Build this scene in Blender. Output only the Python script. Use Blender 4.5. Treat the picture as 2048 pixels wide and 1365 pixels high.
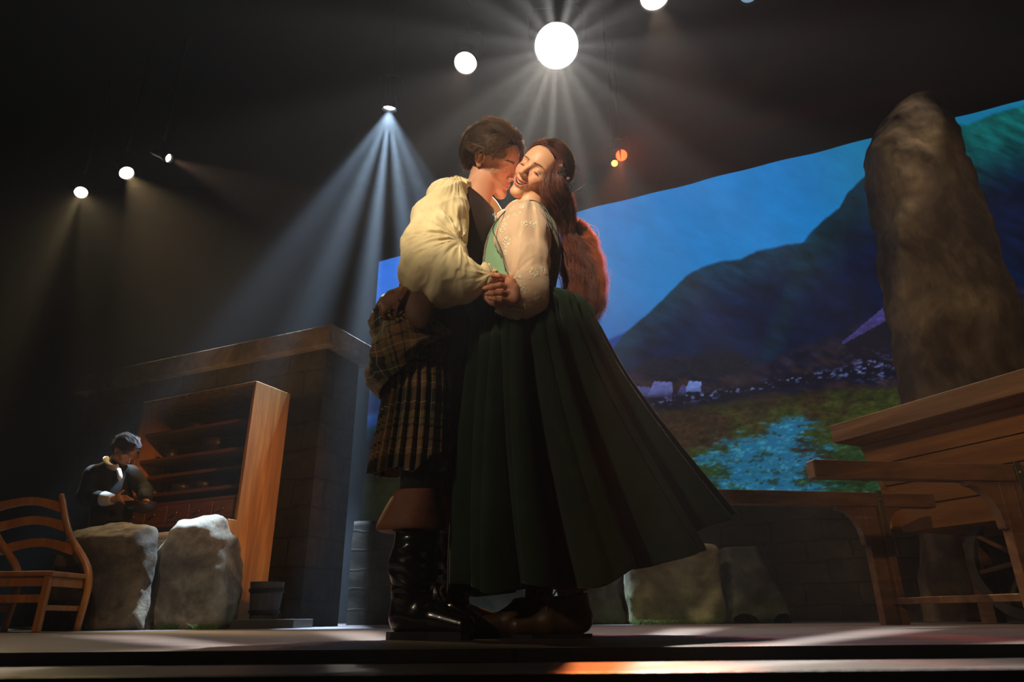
import bpy, math, random
import numpy as np
from math import sin, cos, pi, radians
S = bpy.context.scene
for o in list(bpy.data.objects): bpy.data.objects.remove(o)
# ------------------------------------------------------------------ camera
F = 1365.0; TH = radians(22.15); ROLL = radians(0.5); CH = 0.05
fw = np.array([0, cos(TH), sin(TH)]); up0 = np.array([0, -sin(TH), cos(TH)]); rt0 = np.array([1., 0, 0])
rt = cos(ROLL)*rt0 - sin(ROLL)*up0; up = cos(ROLL)*up0 + sin(ROLL)*rt0
CAM = np.array([0, 0, CH])
def P(px, py, Y):
    d = fw*F + (px-1024)*rt + (682.5-py)*up
    return CAM + d*(Y/d[1])
def Pz(px, py, z):
    d = fw*F + (px-1024)*rt + (682.5-py)*up
    return CAM + d*((z-CH)/d[2])
def proj(p):
    d = np.asarray(p)-CAM; k = d@fw
    return 1024+F*(d@rt)/k, 682.5-F*(d@up)/k
def ppm(p): return F/((np.asarray(p)-CAM)@fw)
from mathutils import Matrix, Vector
cam_d = bpy.data.cameras.new('camera'); cam = bpy.data.objects.new('camera', cam_d); S.collection.objects.link(cam)
cam_d.sensor_width = 36; cam_d.lens = 36*F/2048
m = Matrix.Identity(4)
for i in range(3):
    m[i][0] = rt[i]; m[i][1] = up[i]; m[i][2] = -fw[i]; m[i][3] = CAM[i]
cam.matrix_world = m; S.camera = cam
cam_d.dof.use_dof = True; cam_d.dof.focus_distance = 2.45; cam_d.dof.aperture_fstop = 7.0
cam_d.clip_start = 0.02
S.view_settings.view_transform = 'Standard'; S.view_settings.look = 'None'; S.view_settings.gamma = 1
S.view_settings.exposure = 0.0
S.cycles.use_denoising = True
S.cycles.volume_bounces = 0; S.cycles.max_bounces = 6
S.cycles.sample_clamp_indirect = 4.0; S.cycles.sample_clamp_direct = 40.0
# ------------------------------------------------------------------ world: black house filled with theatrical haze
W = bpy.data.worlds.new('world'); S.world = W; W.use_nodes = True
nt = W.node_tree; nt.nodes.clear()
wo = nt.nodes.new('ShaderNodeOutputWorld'); bg = nt.nodes.new('ShaderNodeBackground'); bg.inputs[0].default_value = (0, 0, 0, 1)
vs = nt.nodes.new('ShaderNodeVolumeScatter'); vs.inputs['Density'].default_value = 0.0024; vs.inputs['Anisotropy'].default_value = 0.45
nt.links.new(bg.outputs[0], wo.inputs[0]); nt.links.new(vs.outputs[0], wo.inputs['Volume'])
# ------------------------------------------------------------------ lights that are not hung in view (front of house, wings, an added mantel fill)
def look(loc, tgt):
    return (Vector(tgt)-Vector(loc)).to_track_quat('-Z', 'Y').to_euler()
def spot(name, loc, tgt, power, col, deg, blend=0.5, rad=0.06, parent=None, rays=None):
    l = bpy.data.lights.new(name, 'SPOT'); l.energy = power; l.color = col; l.spot_size = radians(deg); l.spot_blend = blend
    l.shadow_soft_size = rad
    o = bpy.data.objects.new(name, l); S.collection.objects.link(o); o.location = loc; o.rotation_euler = look(loc, tgt)
    if rays:   # gobo shafts; without the fan flag they imitate a lens starburst around the axis
        n, depth, seed = rays[:3]; fan = len(rays) > 3
        l.use_nodes = True; t = l.node_tree; N = t.nodes; L = t.links
        em = [x for x in N if x.type == 'EMISSION'][0]
        tc = N.new('ShaderNodeTexCoord'); sp = N.new('ShaderNodeSeparateXYZ'); L.new(tc.outputs['Normal'], sp.inputs[0])
        at = N.new('ShaderNodeMath'); at.operation = 'ARCTAN2'; L.new(sp.outputs[0], at.inputs[0]); L.new(sp.outputs[2 if fan else 1], at.inputs[1])
        mu = N.new('ShaderNodeMath'); mu.operation = 'MULTIPLY_ADD'; L.new(at.outputs[0], mu.inputs[0]); mu.inputs[1].default_value = n; mu.inputs[2].default_value = seed
        si = N.new('ShaderNodeMath'); si.operation = 'SINE'; L.new(mu.outputs[0], si.inputs[0])
        ra = N.new('ShaderNodeMapRange'); L.new(si.outputs[0], ra.inputs[0]); ra.inputs[1].default_value = -0.3 if fan else 0.35; ra.inputs[2].default_value = 1
        ra.inputs[3].default_value = depth; ra.inputs[4].default_value = 1.6
        L.new(ra.outputs[0], em.inputs['Strength'])
    return o
HEADS = P(1000, 420, 2.05)
spot('front_key_light', (-1.9, -2.6, 3.6), tuple(P(985, 425, 2.0)), 1750, (1.0, 0.82, 0.58), 9.5, 0.75, 0.05)
spot('front_wash_light', (-3.4, -1.6, 2.6), tuple(P(990, 830, 2.0)), 150, (1.0, 0.80, 0.55), 22, 1.0, 0.15)
spot('wing_light_hutch', (2.6, 1.0, 3.0), tuple(P(490, 980, 5.8)), 900, (1.0, 0.42, 0.12), 17, 0.9, 0.10)
spot('wing_light_rocks', (-1.8, 0.6, 4.6), tuple(P(390, 1120, 4.9)), 340, (1.0, 0.86, 0.72), 15, 0.7, 0.05)
spot('wing_light_chair', (-1.0, 0.5, 3.5), tuple(P(60, 1130, 4.2)), 110, (1.0, 0.62, 0.25), 26, 0.8, 0.10)
spot('wing_light_cart', (0.3, -0.6, 1.9), tuple(P(1960, 870, 3.9)), 200, (1.0, 0.68, 0.38), 30, 0.8, 0.08)
spot('wing_light_stone', (2.5, 0.3, 3.2), tuple(P(1860, 480, 5.6)), 330, (1.0, 0.78, 0.54), 34, 0.9, 0.10)
spot('wing_light_boulder', (0.5, 0.5, 4.0), tuple(P(1330, 1130, 5.5)), 280, (0.95, 0.85, 0.65), 14, 0.9, 0.08)
spot('wing_light_crest', (5.2, 4.2, 7.2), (3.75, 5.7, 4.4), 380, (1.0, 0.82, 0.62), 20, 0.8, 0.05)
spot('mantel_fill_light', (-0.6, 1.5, 4.5), tuple(P(560, 690, 6.2)), 90, (1.0, 0.62, 0.42), 24, 1.0, 0.10)  # unseen fill spot added to brighten the mantel face

# ------------------------------------------------------------------ colour helpers and materials
def lin(c):
    c = np.asarray(c, float)/255.0
    return np.where(c <= 0.04045, c/12.92, ((c+0.055)/1.055)**2.4)
def rgba(c): return (*[float(x) for x in lin(c)], 1.0)
class NT:
    def __init__(s, name):
        s.m = bpy.data.materials.new(name); s.m.use_nodes = True; s.t = s.m.node_tree; s.N = s.t.nodes; s.L = s.t.links
        s.b = s.N['Principled BSDF']; s.out = [n for n in s.N if n.type == 'OUTPUT_MATERIAL'][0]
    def n(s, typ, **kw):
        x = s.N.new('ShaderNode'+typ)
        for k, v in kw.items():
            if k.startswith('i_'):
                x.inputs[k[2:]].default_value = v
            elif k.startswith('n_'):
                x.inputs[int(k[2:])].default_value = v
            else: setattr(x, k, v)
        return x
    def l(s, a, b): s.L.new(a, b)
    def coords(s, scale=(1, 1, 1), uv=False, rot=(0, 0, 0)):
        tc = s.n('TexCoord'); mp = s.n('Mapping'); mp.inputs['Scale'].default_value = scale; mp.inputs['Rotation'].default_value = rot
        s.l(tc.outputs['UV' if uv else 'Object'], mp.inputs[0]); return mp.outputs[0]
    def noise(s, vec, scale, detail=4, rough=0.55, dist=0.0):
        x = s.n('TexNoise'); s.l(vec, x.inputs['Vector']); x.inputs['Scale'].default_value = scale
        x.inputs['Detail'].default_value = detail; x.inputs['Roughness'].default_value = rough; x.inputs['Distortion'].default_value = dist
        return x.outputs[0]
    def ramp(s, fac, stops, interp='LINEAR'):
        r = s.n('ValToRGB'); s.l(fac, r.inputs[0]); cr = r.color_ramp; cr.interpolation = interp
        while len(cr.elements) < len(stops): cr.elements.new(0.5)
        for e, (p, c) in zip(cr.elements, stops): e.position = p; e.color = rgba(c)
        return r.outputs[0]
    def bump(s, h, strength=0.3, dist=0.01, prev=None):
        b = s.n('Bump'); b.inputs['Strength'].default_value = strength; b.inputs['Distance'].default_value = dist
        s.l(h, b.inputs['Height'])
        if prev: s.l(prev, b.inputs['Normal'])
        return b.outputs[0]
    def mix(s, f, a, b, typ='MIX'):
        x = s.n('Mix', data_type='RGBA', blend_type=typ)
        for v, i in ((f, 0), (a, 6), (b, 7)):
            if hasattr(v, 'is_output') or hasattr(v, 'links'): s.l(v, x.inputs[i])
            elif i == 0: x.inputs[0].default_value = v
            else: x.inputs[i].default_value = rgba(v)
        return x.outputs[2]
    def set(s, **kw):
        for k, v in kw.items():
            k = {'rough': 'Roughness', 'metal': 'Metallic', 'spec': 'Specular IOR Level', 'coat': 'Coat Weight', 'sheen': 'Sheen Weight', 'sss': 'Subsurface Weight', 'trans': 'Transmission Weight', 'alpha': 'Alpha'}[k]
            s.b.inputs[k].default_value = v
        return s
def M(name, c1, c2=None, scale=8, stretch=(1, 1, 1), rough=0.7, bump=0.2, bdist=0.004, bscale=None, **kw):
    t = NT(name); v = t.coords(stretch)
    c2 = c2 or c1
    nz = t.noise(v, scale)
    t.l(t.ramp(nz, [(0.3, c1), (0.7, c2)]), t.b.inputs['Base Color'])
    if bump:
        t.l(t.bump(t.noise(v, bscale or scale*4), bump, bdist), t.b.inputs['Normal'])
    t.set(rough=rough, **kw); return t.m
# ------------------------------------------------------------------ noise and signed-distance modelling
_rng = np.random.RandomState(7); _T = _rng.rand(32, 32, 32).astype(np.float32)
def vn(p):
    i = np.floor(p).astype(np.int32); f = (p-i).astype(np.float32); f = f*f*(3-2*f)
    i0 = i & 31; i1 = (i+1) & 31
    x, y, z = f[..., 0], f[..., 1], f[..., 2]
    def g(a, b, c): return _T[a, b, c]
    X0, Y0, Z0 = i0[..., 0], i0[..., 1], i0[..., 2]; X1, Y1, Z1 = i1[..., 0], i1[..., 1], i1[..., 2]
    c00 = g(X0, Y0, Z0)*(1-x)+g(X1, Y0, Z0)*x; c10 = g(X0, Y1, Z0)*(1-x)+g(X1, Y1, Z0)*x
    c01 = g(X0, Y0, Z1)*(1-x)+g(X1, Y0, Z1)*x; c11 = g(X0, Y1, Z1)*(1-x)+g(X1, Y1, Z1)*x
    return (c00*(1-y)+c10*y)*(1-z)+(c01*(1-y)+c11*y)*z
def fbm(p, oct=4, g=0.5):
    s = 0; a = 1; t = 0; p = np.asarray(p, np.float32)
    for k in range(oct):
        s = s+a*vn(p+17.3*k); t += a; a *= g; p = p*2.03
    return s/t-0.5
def fbm2(x, y, oct=4, seed=0.0, g=0.5):
    return fbm(np.stack([x, y, np.zeros_like(x)+seed], -1), oct, g)
V3 = lambda *a: np.array(a, np.float32)
def ln(v): return np.sqrt((v*v).sum(-1))
def ell(p, c, r):
    q = p-V3(*c); r = V3(*r); k0 = ln(q/r); k1 = ln(q/(r*r))+1e-9
    return k0*(k0-1)/k1
def sph(p, c, r): return ln(p-V3(*c))-r
def cap(p, a, b, ra, rb=None):
    rb = ra if rb is None else rb
    a = V3(*a); b = V3(*b); ab = b-a; pa = p-a
    t = np.clip((pa@ab)/max(ab@ab, 1e-12), 0, 1)
    return ln(pa-t[..., None]*ab)-(ra+(rb-ra)*t)
def chain(p, pts, k=0.0):
    d = None
    for (a, ra), (b, rb) in zip(pts[:-1], pts[1:]):
        c = cap(p, a, b, ra, rb); d = c if d is None else (smin(d, c, k) if k else np.minimum(d, c))
    return d
def rbox(p, c, h, r):
    q = np.abs(p-V3(*c))-(V3(*h)-r)
    return ln(np.maximum(q, 0))+np.minimum(q.max(-1), 0)-r
def smin(a, b, k):
    h = np.clip(0.5+0.5*(b-a)/k, 0, 1); return b*(1-h)+a*h-k*h*(1-h)
def smax(a, b, k): return -smin(-a, -b, k)
def nets(f, lo, hi, h, B=10, margin=0.0):
    lo = np.array(lo, float); hi = np.array(hi, float)
    n = np.ceil((hi-lo)/h).astype(int)+1; nb = -(-n//B); n = nb*B
    C = np.stack(np.meshgrid(*[np.arange(k) for k in nb], indexing='ij'), -1).reshape(-1, 3)
    cen = (lo+(C*B+(B-1)/2)*h).astype(np.float32)
    dc = np.concatenate([f(cen[i:i+60000]) for i in range(0, len(cen), 60000)])
    vol = np.empty(n, np.float32)
    v6 = vol.reshape(nb[0], B, nb[1], B, nb[2], B)
    v6[:] = np.where(dc < 0, -1., 1.).reshape(nb)[:, None, :, None, :, None]
    act = np.where(np.abs(dc) < B*h*0.87*1.35+margin)[0]
    off = np.stack(np.meshgrid(*[np.arange(B)]*3, indexing='ij'), -1).reshape(-1, 3)
    for s in range(0, len(act), 150):
        cc = C[act[s:s+150]]
        pts = (lo+(cc[:, None, :]*B+off[None])*h).astype(np.float32).reshape(-1, 3)
        d = f(pts).reshape(-1, B, B, B)
        for c, q in zip(cc, d): v6[c[0], :, c[1], :, c[2], :] = q
    ins = vol < 0
    cnt = sum(ins[a:n[0]-1+a, b:n[1]-1+b, c:n[2]-1+c].astype(np.int8) for a in (0, 1) for b in (0, 1) for c in (0, 1))
    cell = np.argwhere((cnt > 0) & (cnt < 8))
    idx = -np.ones(np.array(cnt.shape), np.int32); idx[tuple(cell.T)] = np.arange(len(cell))
    acc = np.zeros((len(cell), 3)); num = np.zeros(len(cell))
    cor = [(a, b, c) for a in (0, 1) for b in (0, 1) for c in (0, 1)]
    for i in range(8):
        for j in range(i+1, 8):
            if sum(abs(np.array(cor[i])-cor[j])) != 1: continue
            a = cell+cor[i]; b = cell+cor[j]; da = vol[tuple(a.T)]; db = vol[tuple(b.T)]
            mk = (da < 0) != (db < 0); t = da[mk]/(da[mk]-db[mk])
            acc[mk] += a[mk]+(b[mk]-a[mk])*t[:, None]; num[mk] += 1
    V = lo+acc/num[:, None]*h
    Q = []
    for ax in range(3):
        sl0 = [slice(None)]*3; sl1 = [slice(None)]*3; sl0[ax] = slice(0, -1); sl1[ax] = slice(1, None)
        a = ins[tuple(sl0)]; b = ins[tuple(sl1)]; e = np.argwhere(a != b)
        o1, o2 = [(1, 2), (2, 0), (0, 1)][ax]
        ok = (e[:, o1] > 0) & (e[:, o2] > 0) & (e[:, o1] < cnt.shape[o1]) & (e[:, o2] < cnt.shape[o2]) & (e[:, ax] < cnt.shape[ax])
        e = e[ok]; sg = a[tuple(e.T)]
        d1 = np.zeros(3, int); d1[o1] = 1; d2 = np.zeros(3, int); d2[o2] = 1
        q = np.stack([idx[tuple((e-d1-d2).T)], idx[tuple((e-d2).T)], idx[tuple(e.T)], idx[tuple((e-d1).T)]], 1)
        q[~sg] = q[~sg][:, ::-1]; Q.append(q)
    return V.astype(np.float32), np.concatenate(Q)
# ------------------------------------------------------------------ mesh objects
BASE = {}
def mk(name, V, faces, mat, parent=None, base=None, uv=None, col=None, smooth=True, mats=None, mid=None):
    """V (n,3) in world space (or in the parent's frame when it has no base); faces (m,k) array or list of tuples"""
    if parent is not None and base is None: base = BASE.get(parent.name)
    V = np.asarray(V, float); b = np.array(base if base is not None else (0, 0, 0), float)
    me = bpy.data.meshes.new(name)
    if isinstance(faces, np.ndarray):
        m, k = faces.shape
        me.vertices.add(len(V)); me.vertices.foreach_set('co', (V-b).ravel())
        me.loops.add(m*k); me.loops.foreach_set('vertex_index', faces.ravel().astype(np.int32))
        me.polygons.add(m); me.polygons.foreach_set('loop_start', np.arange(0, m*k, k, dtype=np.int32))
        me.update(calc_edges=True)
    else:
        me.from_pydata((V-b).tolist(), [], [tuple(f) for f in faces]); me.update()
    me.validate()
    if smooth: me.polygons.foreach_set('use_smooth', np.ones(len(me.polygons), bool))
    if uv is not None:
        L = np.empty(len(me.loops), np.int32); me.loops.foreach_get('vertex_index', L)
        u = me.uv_layers.new(name='UVMap'); u.data.foreach_set('uv', np.asarray(uv, float)[L].ravel())
    if col is not None:
        c = me.color_attributes.new('Col', 'FLOAT_COLOR', 'POINT')
        c.data.foreach_set('color', np.concatenate([col, np.ones((len(V), 1))], 1).astype(np.float32).ravel())
    for x in (mats or [mat]): me.materials.append(x)
    if mid is not None: me.polygons.foreach_set('material_index', np.asarray(mid, np.int32))
    o = bpy.data.objects.new(name, me); S.collection.objects.link(o)
    if parent is not None:
        o.parent = parent
        BASE[o.name] = b
    else:
        o.location = b; BASE[o.name] = b
    return o
def tag(o, label=None, cat=None, group=None, kind=None):
    for k, v in (('label', label), ('category', cat), ('group', group), ('kind', kind)):
        if v: o[k] = v
    return o
def thing(name, label, cat, loc=(0, 0, 0), rz=0, group=None):
    o = bpy.data.objects.new(name, None); S.collection.objects.link(o); o.location = loc; o.rotation_euler = (0, 0, rz)
    o.empty_display_size = 0.1
    return tag(o, label, cat, group)
class MB:
    """collects boxes, cylinders, lathes; UVs in metres by face"""
    def __init__(s): s.V = []; s.F = []; s.U = []; s.n = 0
    def add(s, V, F, U=None):
        V = np.asarray(V, float); s.V.append(V); s.F += [tuple(int(i)+s.n for i in f) for f in F]
        s.U.append(np.zeros((len(V), 2)) if U is None else U); s.n += len(V); return s
    def box(s, lo, hi, M4=None, taper=None):
        lo = np.array(lo, float); hi = np.array(hi, float)
        Vs = []; Us = []; Fs = []
        for ax in range(3):
            for sd in (0, 1):
                u, v = [(1, 2), (0, 2), (0, 1)][ax]
                q = []
                for (a, b) in ((0, 0), (1, 0), (1, 1), (0, 1)):
                    p = np.zeros(3); p[ax] = (lo, hi)[sd][ax]; p[u] = (lo, hi)[a][u]; p[v] = (lo, hi)[b][v]; q.append(p)
                flip = (sd == 0) ^ (ax == 1)
                idx = [len(Vs)+i for i in range(4)]
                Vs += q; Us += [(p[u], p[v]) for p in q]; Fs.append(tuple(idx[::-1] if flip else idx))
        Vs = np.array(Vs)
        if M4 is not None: Vs = Vs@np.array(M4.to_3x3()).T+np.array(M4.translation)
        return s.add(Vs, Fs, np.array(Us))
    def beam(s, a, b, w, h, upv=(0, 0, 1)):
        a = np.array(a, float); b = np.array(b, float); x = b-a; L = np.linalg.norm(x); x /= L
        z = np.array(upv, float); z -= x*(z@x); z /= np.linalg.norm(z); y = np.cross(z, x)
        m = Matrix(((x[0], y[0], z[0], a[0]), (x[1], y[1], z[1], a[1]), (x[2], y[2], z[2], a[2]), (0, 0, 0, 1)))
        return s.box((0, -w/2, -h/2), (L, w/2, h/2), m)
    def tube(s, pts, r, n=10, closed=False):
        pts = np.array(pts, float); K = len(pts); r = np.broadcast_to(np.asarray(r, float), (K,))
        t = np.gradient(pts, axis=0)
        if closed: t = np.roll(pts, -1, 0)-np.roll(pts, 1, 0)
        t /= np.linalg.norm(t, axis=1)[:, None]+1e-12
        ref = np.array([0, 0, 1.]) if abs(t[:, 2]).mean() < 0.8 else np.array([1., 0, 0])
        n1 = np.cross(t, ref); n1 /= np.linalg.norm(n1, axis=1)[:, None]+1e-12; n2 = np.cross(t, n1)
        a = np.arange(n)/n*2*pi
        V = pts[:, None]+r[:, None, None]*(np.cos(a)[None, :, None]*n1[:, None]+np.sin(a)[None, :, None]*n2[:, None])
        Fs = [(i*n+j, i*n+(j+1) % n, ((i+1) % K)*n+(j+1) % n, ((i+1) % K)*n+j) for i in range(K if closed else K-1) for j in range(n)]
        if not closed: Fs += [tuple(range(n))[::-1], tuple((K-1)*n+j for j in range(n))]
        return s.add(V.reshape(-1, 3), [f[::-1] for f in Fs])
    def lathe(s, prof, c=(0, 0, 0), n=28, axis=None, cap_=True):
        a = np.arange(n)/n*2*pi; V = []
        for (r, z) in prof: V += [(r*cos(x), r*sin(x), z) for x in a]
        V = np.array(V)
        if axis is not None:
            q = Vector((0, 0, 1)).rotation_difference(Vector(axis)).to_matrix(); V = V@np.array(q).T
        V = V+np.array(c)
        K = len(prof)
        Fs = [(i*n+j, i*n+(j+1) % n, (i+1)*n+(j+1) % n, (i+1)*n+j) for i in range(K-1) for j in range(n)]
        if cap_: Fs += [tuple(range(n))[::-1], tuple((K-1)*n+j for j in range(n))]
        return s.add(V, Fs)
    def build(s, name, mat, parent=None, bevel=0, smooth=False, base=None):
        V = np.concatenate(s.V); U = np.concatenate(s.U)
        o = mk(name, V, s.F, mat, parent, base=base, uv=U, smooth=smooth)
        if bevel:
            import bmesh
            b = bmesh.new(); b.from_mesh(o.data); bmesh.ops.remove_doubles(b, verts=b.verts, dist=1e-5); b.to_mesh(o.data); b.free()
            md = o.modifiers.new('edge', 'BEVEL'); md.width = bevel; md.segments = 2; md.limit_method = 'ANGLE'
        return o
def spline(pts, n):
    """Catmull-Rom through rows of pts (any columns)"""
    p = np.array(pts, float); p = np.vstack([2*p[0]-p[1], p, 2*p[-1]-p[-2]]); K = len(p)-3
    t = np.linspace(0, K-1e-9, n); i = t.astype(int); f = (t-i)[:, None]
    a, b, c, d = p[i], p[i+1], p[i+2], p[i+3]
    return 0.5*((2*b)+(c-a)*f+(2*a-5*b+4*c-d)*f*f+(3*b-a-3*c+d)*f**3)
def gridmesh(name, X, mat, parent=None, closed=True, uv=None, col=None, thick=0, caps=False, base=None):
    nv, nu = X.shape[:2]; I = np.arange(nv*nu).reshape(nv, nu)
    if closed:
        A = I[:-1]; Bq = np.roll(I, -1, 1)[:-1]; Cq = np.roll(I, -1, 1)[1:]; D = I[1:]
    else:
        A, Bq, Cq, D = I[:-1, :-1], I[:-1, 1:], I[1:, 1:], I[1:, :-1]
    Q = np.stack([A, D, Cq, Bq], -1).reshape(-1, 4)
    V = X.reshape(-1, 3); fc = Q
    if caps:
        V = np.vstack([V, X[0].mean(0), X[-1].mean(0)]); k = nv*nu
        fc = [tuple(q) for q in Q.tolist()]
        for j in range(nu): fc.append((k, j, (j+1) % nu)); fc.append((k+1, (nv-1)*nu+(j+1) % nu, (nv-1)*nu+j))
        if uv is not None: uv = np.vstack([uv.reshape(-1, 2), uv.reshape(-1, 2)[:1], uv.reshape(-1, 2)[-1:]])
    o = mk(name, V, fc, mat, parent, base=base, uv=None if uv is None else uv.reshape(-1, 2), col=None if col is None else col.reshape(-1, 3))
    if thick:
        md = o.modifiers.new('cloth', 'SOLIDIFY'); md.thickness = thick; md.offset = 0
    return o
def rows_loft(rows, nv=80, nu=96, disp=None, power=2.0):
    """rows (py, left px, right px, Y, half depth): stacked level rings -> X (nv,nu,3), angle, v"""
    R = []
    for (py, l, r, Y, b) in rows:
        pl, pr = P(l, py, Y), P(r, py, Y); R.append([*((pl+pr)/2), abs(pr[0]-pl[0])/2, b])
    R = spline(R, nv); a = np.arange(nu)/nu*2*pi; ca, sa = np.cos(a), np.sin(a)
    if power != 2: ca = np.sign(ca)*abs(ca)**(2/power); sa = np.sign(sa)*abs(sa)**(2/power)
    v = np.linspace(0, 1, nv)[:, None]; d = disp(a[None], v) if disp else 0
    X = np.empty((nv, nu, 3)); X[..., 0] = R[:, 0:1]+(R[:, 3:4]+d)*ca; X[..., 1] = R[:, 1:2]+(R[:, 4:5]+d)*sa; X[..., 2] = R[:, 2:3]
    return X, a, v
def strands(name, paths, r, mat, parent, tip=0.25, shade=None, ns=3):
    """paths (M,K,3) -> one mesh of fine tubes; shade (M,) stored as colour"""
    M_, K = paths.shape[:2]; t = np.gradient(paths, axis=1); t /= ln(t)[..., None]+1e-12
    ref = np.array([0.31, -0.77, 0.56]); n1 = np.cross(t, ref); n1 /= ln(n1)[..., None]+1e-9; n2 = np.cross(t, n1)
    s = np.linspace(0, 1, K); rr = np.asarray(r)*np.ones(M_)[:, None]*(1-(1-tip)*s[None]**2)
    a = np.arange(ns)/ns*2*pi
    V = paths[:, :, None]+rr[..., None, None]*(np.cos(a)[None, None, :, None]*n1[:, :, None]+np.sin(a)[None, None, :, None]*n2[:, :, None])
    I = np.arange(M_*K*ns).reshape(M_, K, ns)
    Q = np.stack([I[:, :-1], np.roll(I, -1, 2)[:, :-1], np.roll(I, -1, 2)[:, 1:], I[:, 1:]], -1).reshape(-1, 4)
    sh = np.random.RandomState(3).rand(M_) if shade is None else shade
    col = np.repeat(sh, K*ns)[:, None]*np.ones(3)
    return mk(name, V.reshape(-1, 3), Q, mat, parent, col=col)
# ================================================================== MATERIALS
def wood(name, c1, c2, sc=3, stretch=(0.6, 9, 9), rough=0.45, uv=False, coat=0.0):
    t = NT(name); v = t.coords(stretch, uv=uv)
    a = t.noise(v, sc, 6, 0.6, 0.6); g = t.noise(v, sc*5, 3, 0.6)
    c = t.ramp(a, [(0.28, c1), (0.5, [(x+y)/2 for x, y in zip(c1, c2)]), (0.72, c2)])
    c = t.mix(t.ramp(g, [(0.45, (0, 0, 0)), (0.6, (90, 90, 90))]), c, c1)
    t.l(c, t.b.inputs['Base Color']); t.l(t.bump(g, 0.25, 0.002), t.b.inputs['Normal']); t.set(rough=rough, coat=coat); return t.m
black = M('black_cloth', (9, 9, 10), (14, 14, 15), rough=0.95, bump=0, spec=0.1)
blackpaint = M('black_paint', (12, 12, 13), (20, 20, 20), rough=0.6, bump=0.1)
def deckmat():
    t = NT('stage_boards'); v = t.coords((1, 1, 1)); br = t.n('TexBrick'); t.l(v, br.inputs['Vector'])
    br.offset = 0.4; br.inputs['Scale'].default_value = 1; br.inputs['Brick Width'].default_value = 2.4; br.inputs['Row Height'].default_value = 0.14
    br.inputs['Mortar Size'].default_value = 0.006; br.inputs['Color1'].default_value = rgba((56, 47, 46)); br.inputs['Color2'].default_value = rgba((78, 67, 64)); br.inputs['Mortar'].default_value = rgba((18, 15, 14))
    v2 = t.coords((0.6, 7, 1)); n = t.noise(v2, 3, 6, 0.65)
    t.l(t.mix(t.ramp(n, [(0.3, (150, 140, 135)), (0.7, (255, 250, 245))]), (0, 0, 0), br.outputs[0]), t.b.inputs['Base Color'])
    t.l(t.mix(0.55, br.outputs[0], t.ramp(n, [(0.35, (40, 32, 30)), (0.65, (120, 104, 98))])), t.b.inputs['Base Color'])
    t.l(t.bump(n, 0.3, 0.003), t.b.inputs['Normal']); t.set(rough=0.5); return t.m
def stonemat(name, cs, moss=0.0, sc=2.2, streak=(1, 1, 1), bump=0.5):
    t = NT(name); v = t.coords(streak); a = t.noise(v, sc, 8, 0.62, 0.4); b = t.noise(v, sc*7, 6, 0.7)
    c = t.ramp(a, [(0.28, cs[0]), (0.45, cs[1]), (0.6, cs[2]), (0.75, cs[3])])
    c = t.mix(t.ramp(b, [(0.4, (0, 0, 0)), (0.7, (120, 120, 120))]), c, cs[0])
    if moss:
        g = t.n('NewGeometry'); sp = t.n('SeparateXYZ'); tc = t.n('TexCoord'); t.l(tc.outputs['Object'], sp.inputs[0])
        mr = t.n('MapRange'); t.l(sp.outputs[2], mr.inputs[0]); mr.inputs[1].default_value = 0; mr.inputs[2].default_value = moss; mr.inputs[3].default_value = 0.95; mr.inputs[4].default_value = 0
        ad = t.n('Math', operation='MULTIPLY'); t.l(mr.outputs[0], ad.inputs[0]); t.l(t.ramp(t.noise(v, 9, 5, 0.7), [(0.35, (0, 0, 0)), (0.6, (255, 255, 255))]), ad.inputs[1])
        c = t.mix(ad.outputs[0], c, (58, 74, 26))
    t.l(c, t.b.inputs['Base Color']); t.l(t.bump(b, bump, 0.012), t.b.inputs['Normal']); t.set(rough=0.85, spec=0.25); return t.m
def wallmat(name, c1, c2, mort, w=0.42, h=0.2):
    t = NT(name); v = t.coords((1, 1, 1), uv=True)
    n = t.n('TexNoise'); t.l(v, n.inputs['Vector']); n.inputs['Scale'].default_value = 2.5; n.inputs['Detail'].default_value = 3
    w_ = t.n('VectorMath', operation='MULTIPLY_ADD'); t.l(n.outputs['Color'], w_.inputs[0]); w_.inputs[1].default_value = (0.16, 0.10, 0); t.l(v, w_.inputs[2])
    br = t.n('TexBrick'); t.l(w_.outputs[0], br.inputs['Vector']); br.offset = 0.45; br.squash = 0.8; br.squash_frequency = 3
    br.inputs['Scale'].default_value = 1; br.inputs['Brick Width'].default_value = w; br.inputs['Row Height'].default_value = h; br.inputs['Mortar Size'].default_value = 0.014
    br.inputs['Mortar Smooth'].default_value = 0.5
    br.inputs['Color1'].default_value = rgba(c1); br.inputs['Color2'].default_value = rgba(c2); br.inputs['Mortar'].default_value = rgba(mort)
    nn = t.noise(v, 6, 7, 0.65)
    c = t.mix(0.65, br.outputs[0], t.ramp(nn, [(0.3, (20, 18, 15)), (0.7, c2)]), 'MIX')
    t.l(c, t.b.inputs['Base Color'])
    b1 = t.bump(nn, 0.5, 0.01); inv = t.n('Math', operation='SUBTRACT'); inv.inputs[0].default_value = 1; t.l(br.outputs['Fac'], inv.inputs[1])
    t.l(t.bump(inv.outputs[0], 0.6, 0.02, b1), t.b.inputs['Normal']); t.set(rough=0.9, spec=0.2); return t.m
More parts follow.
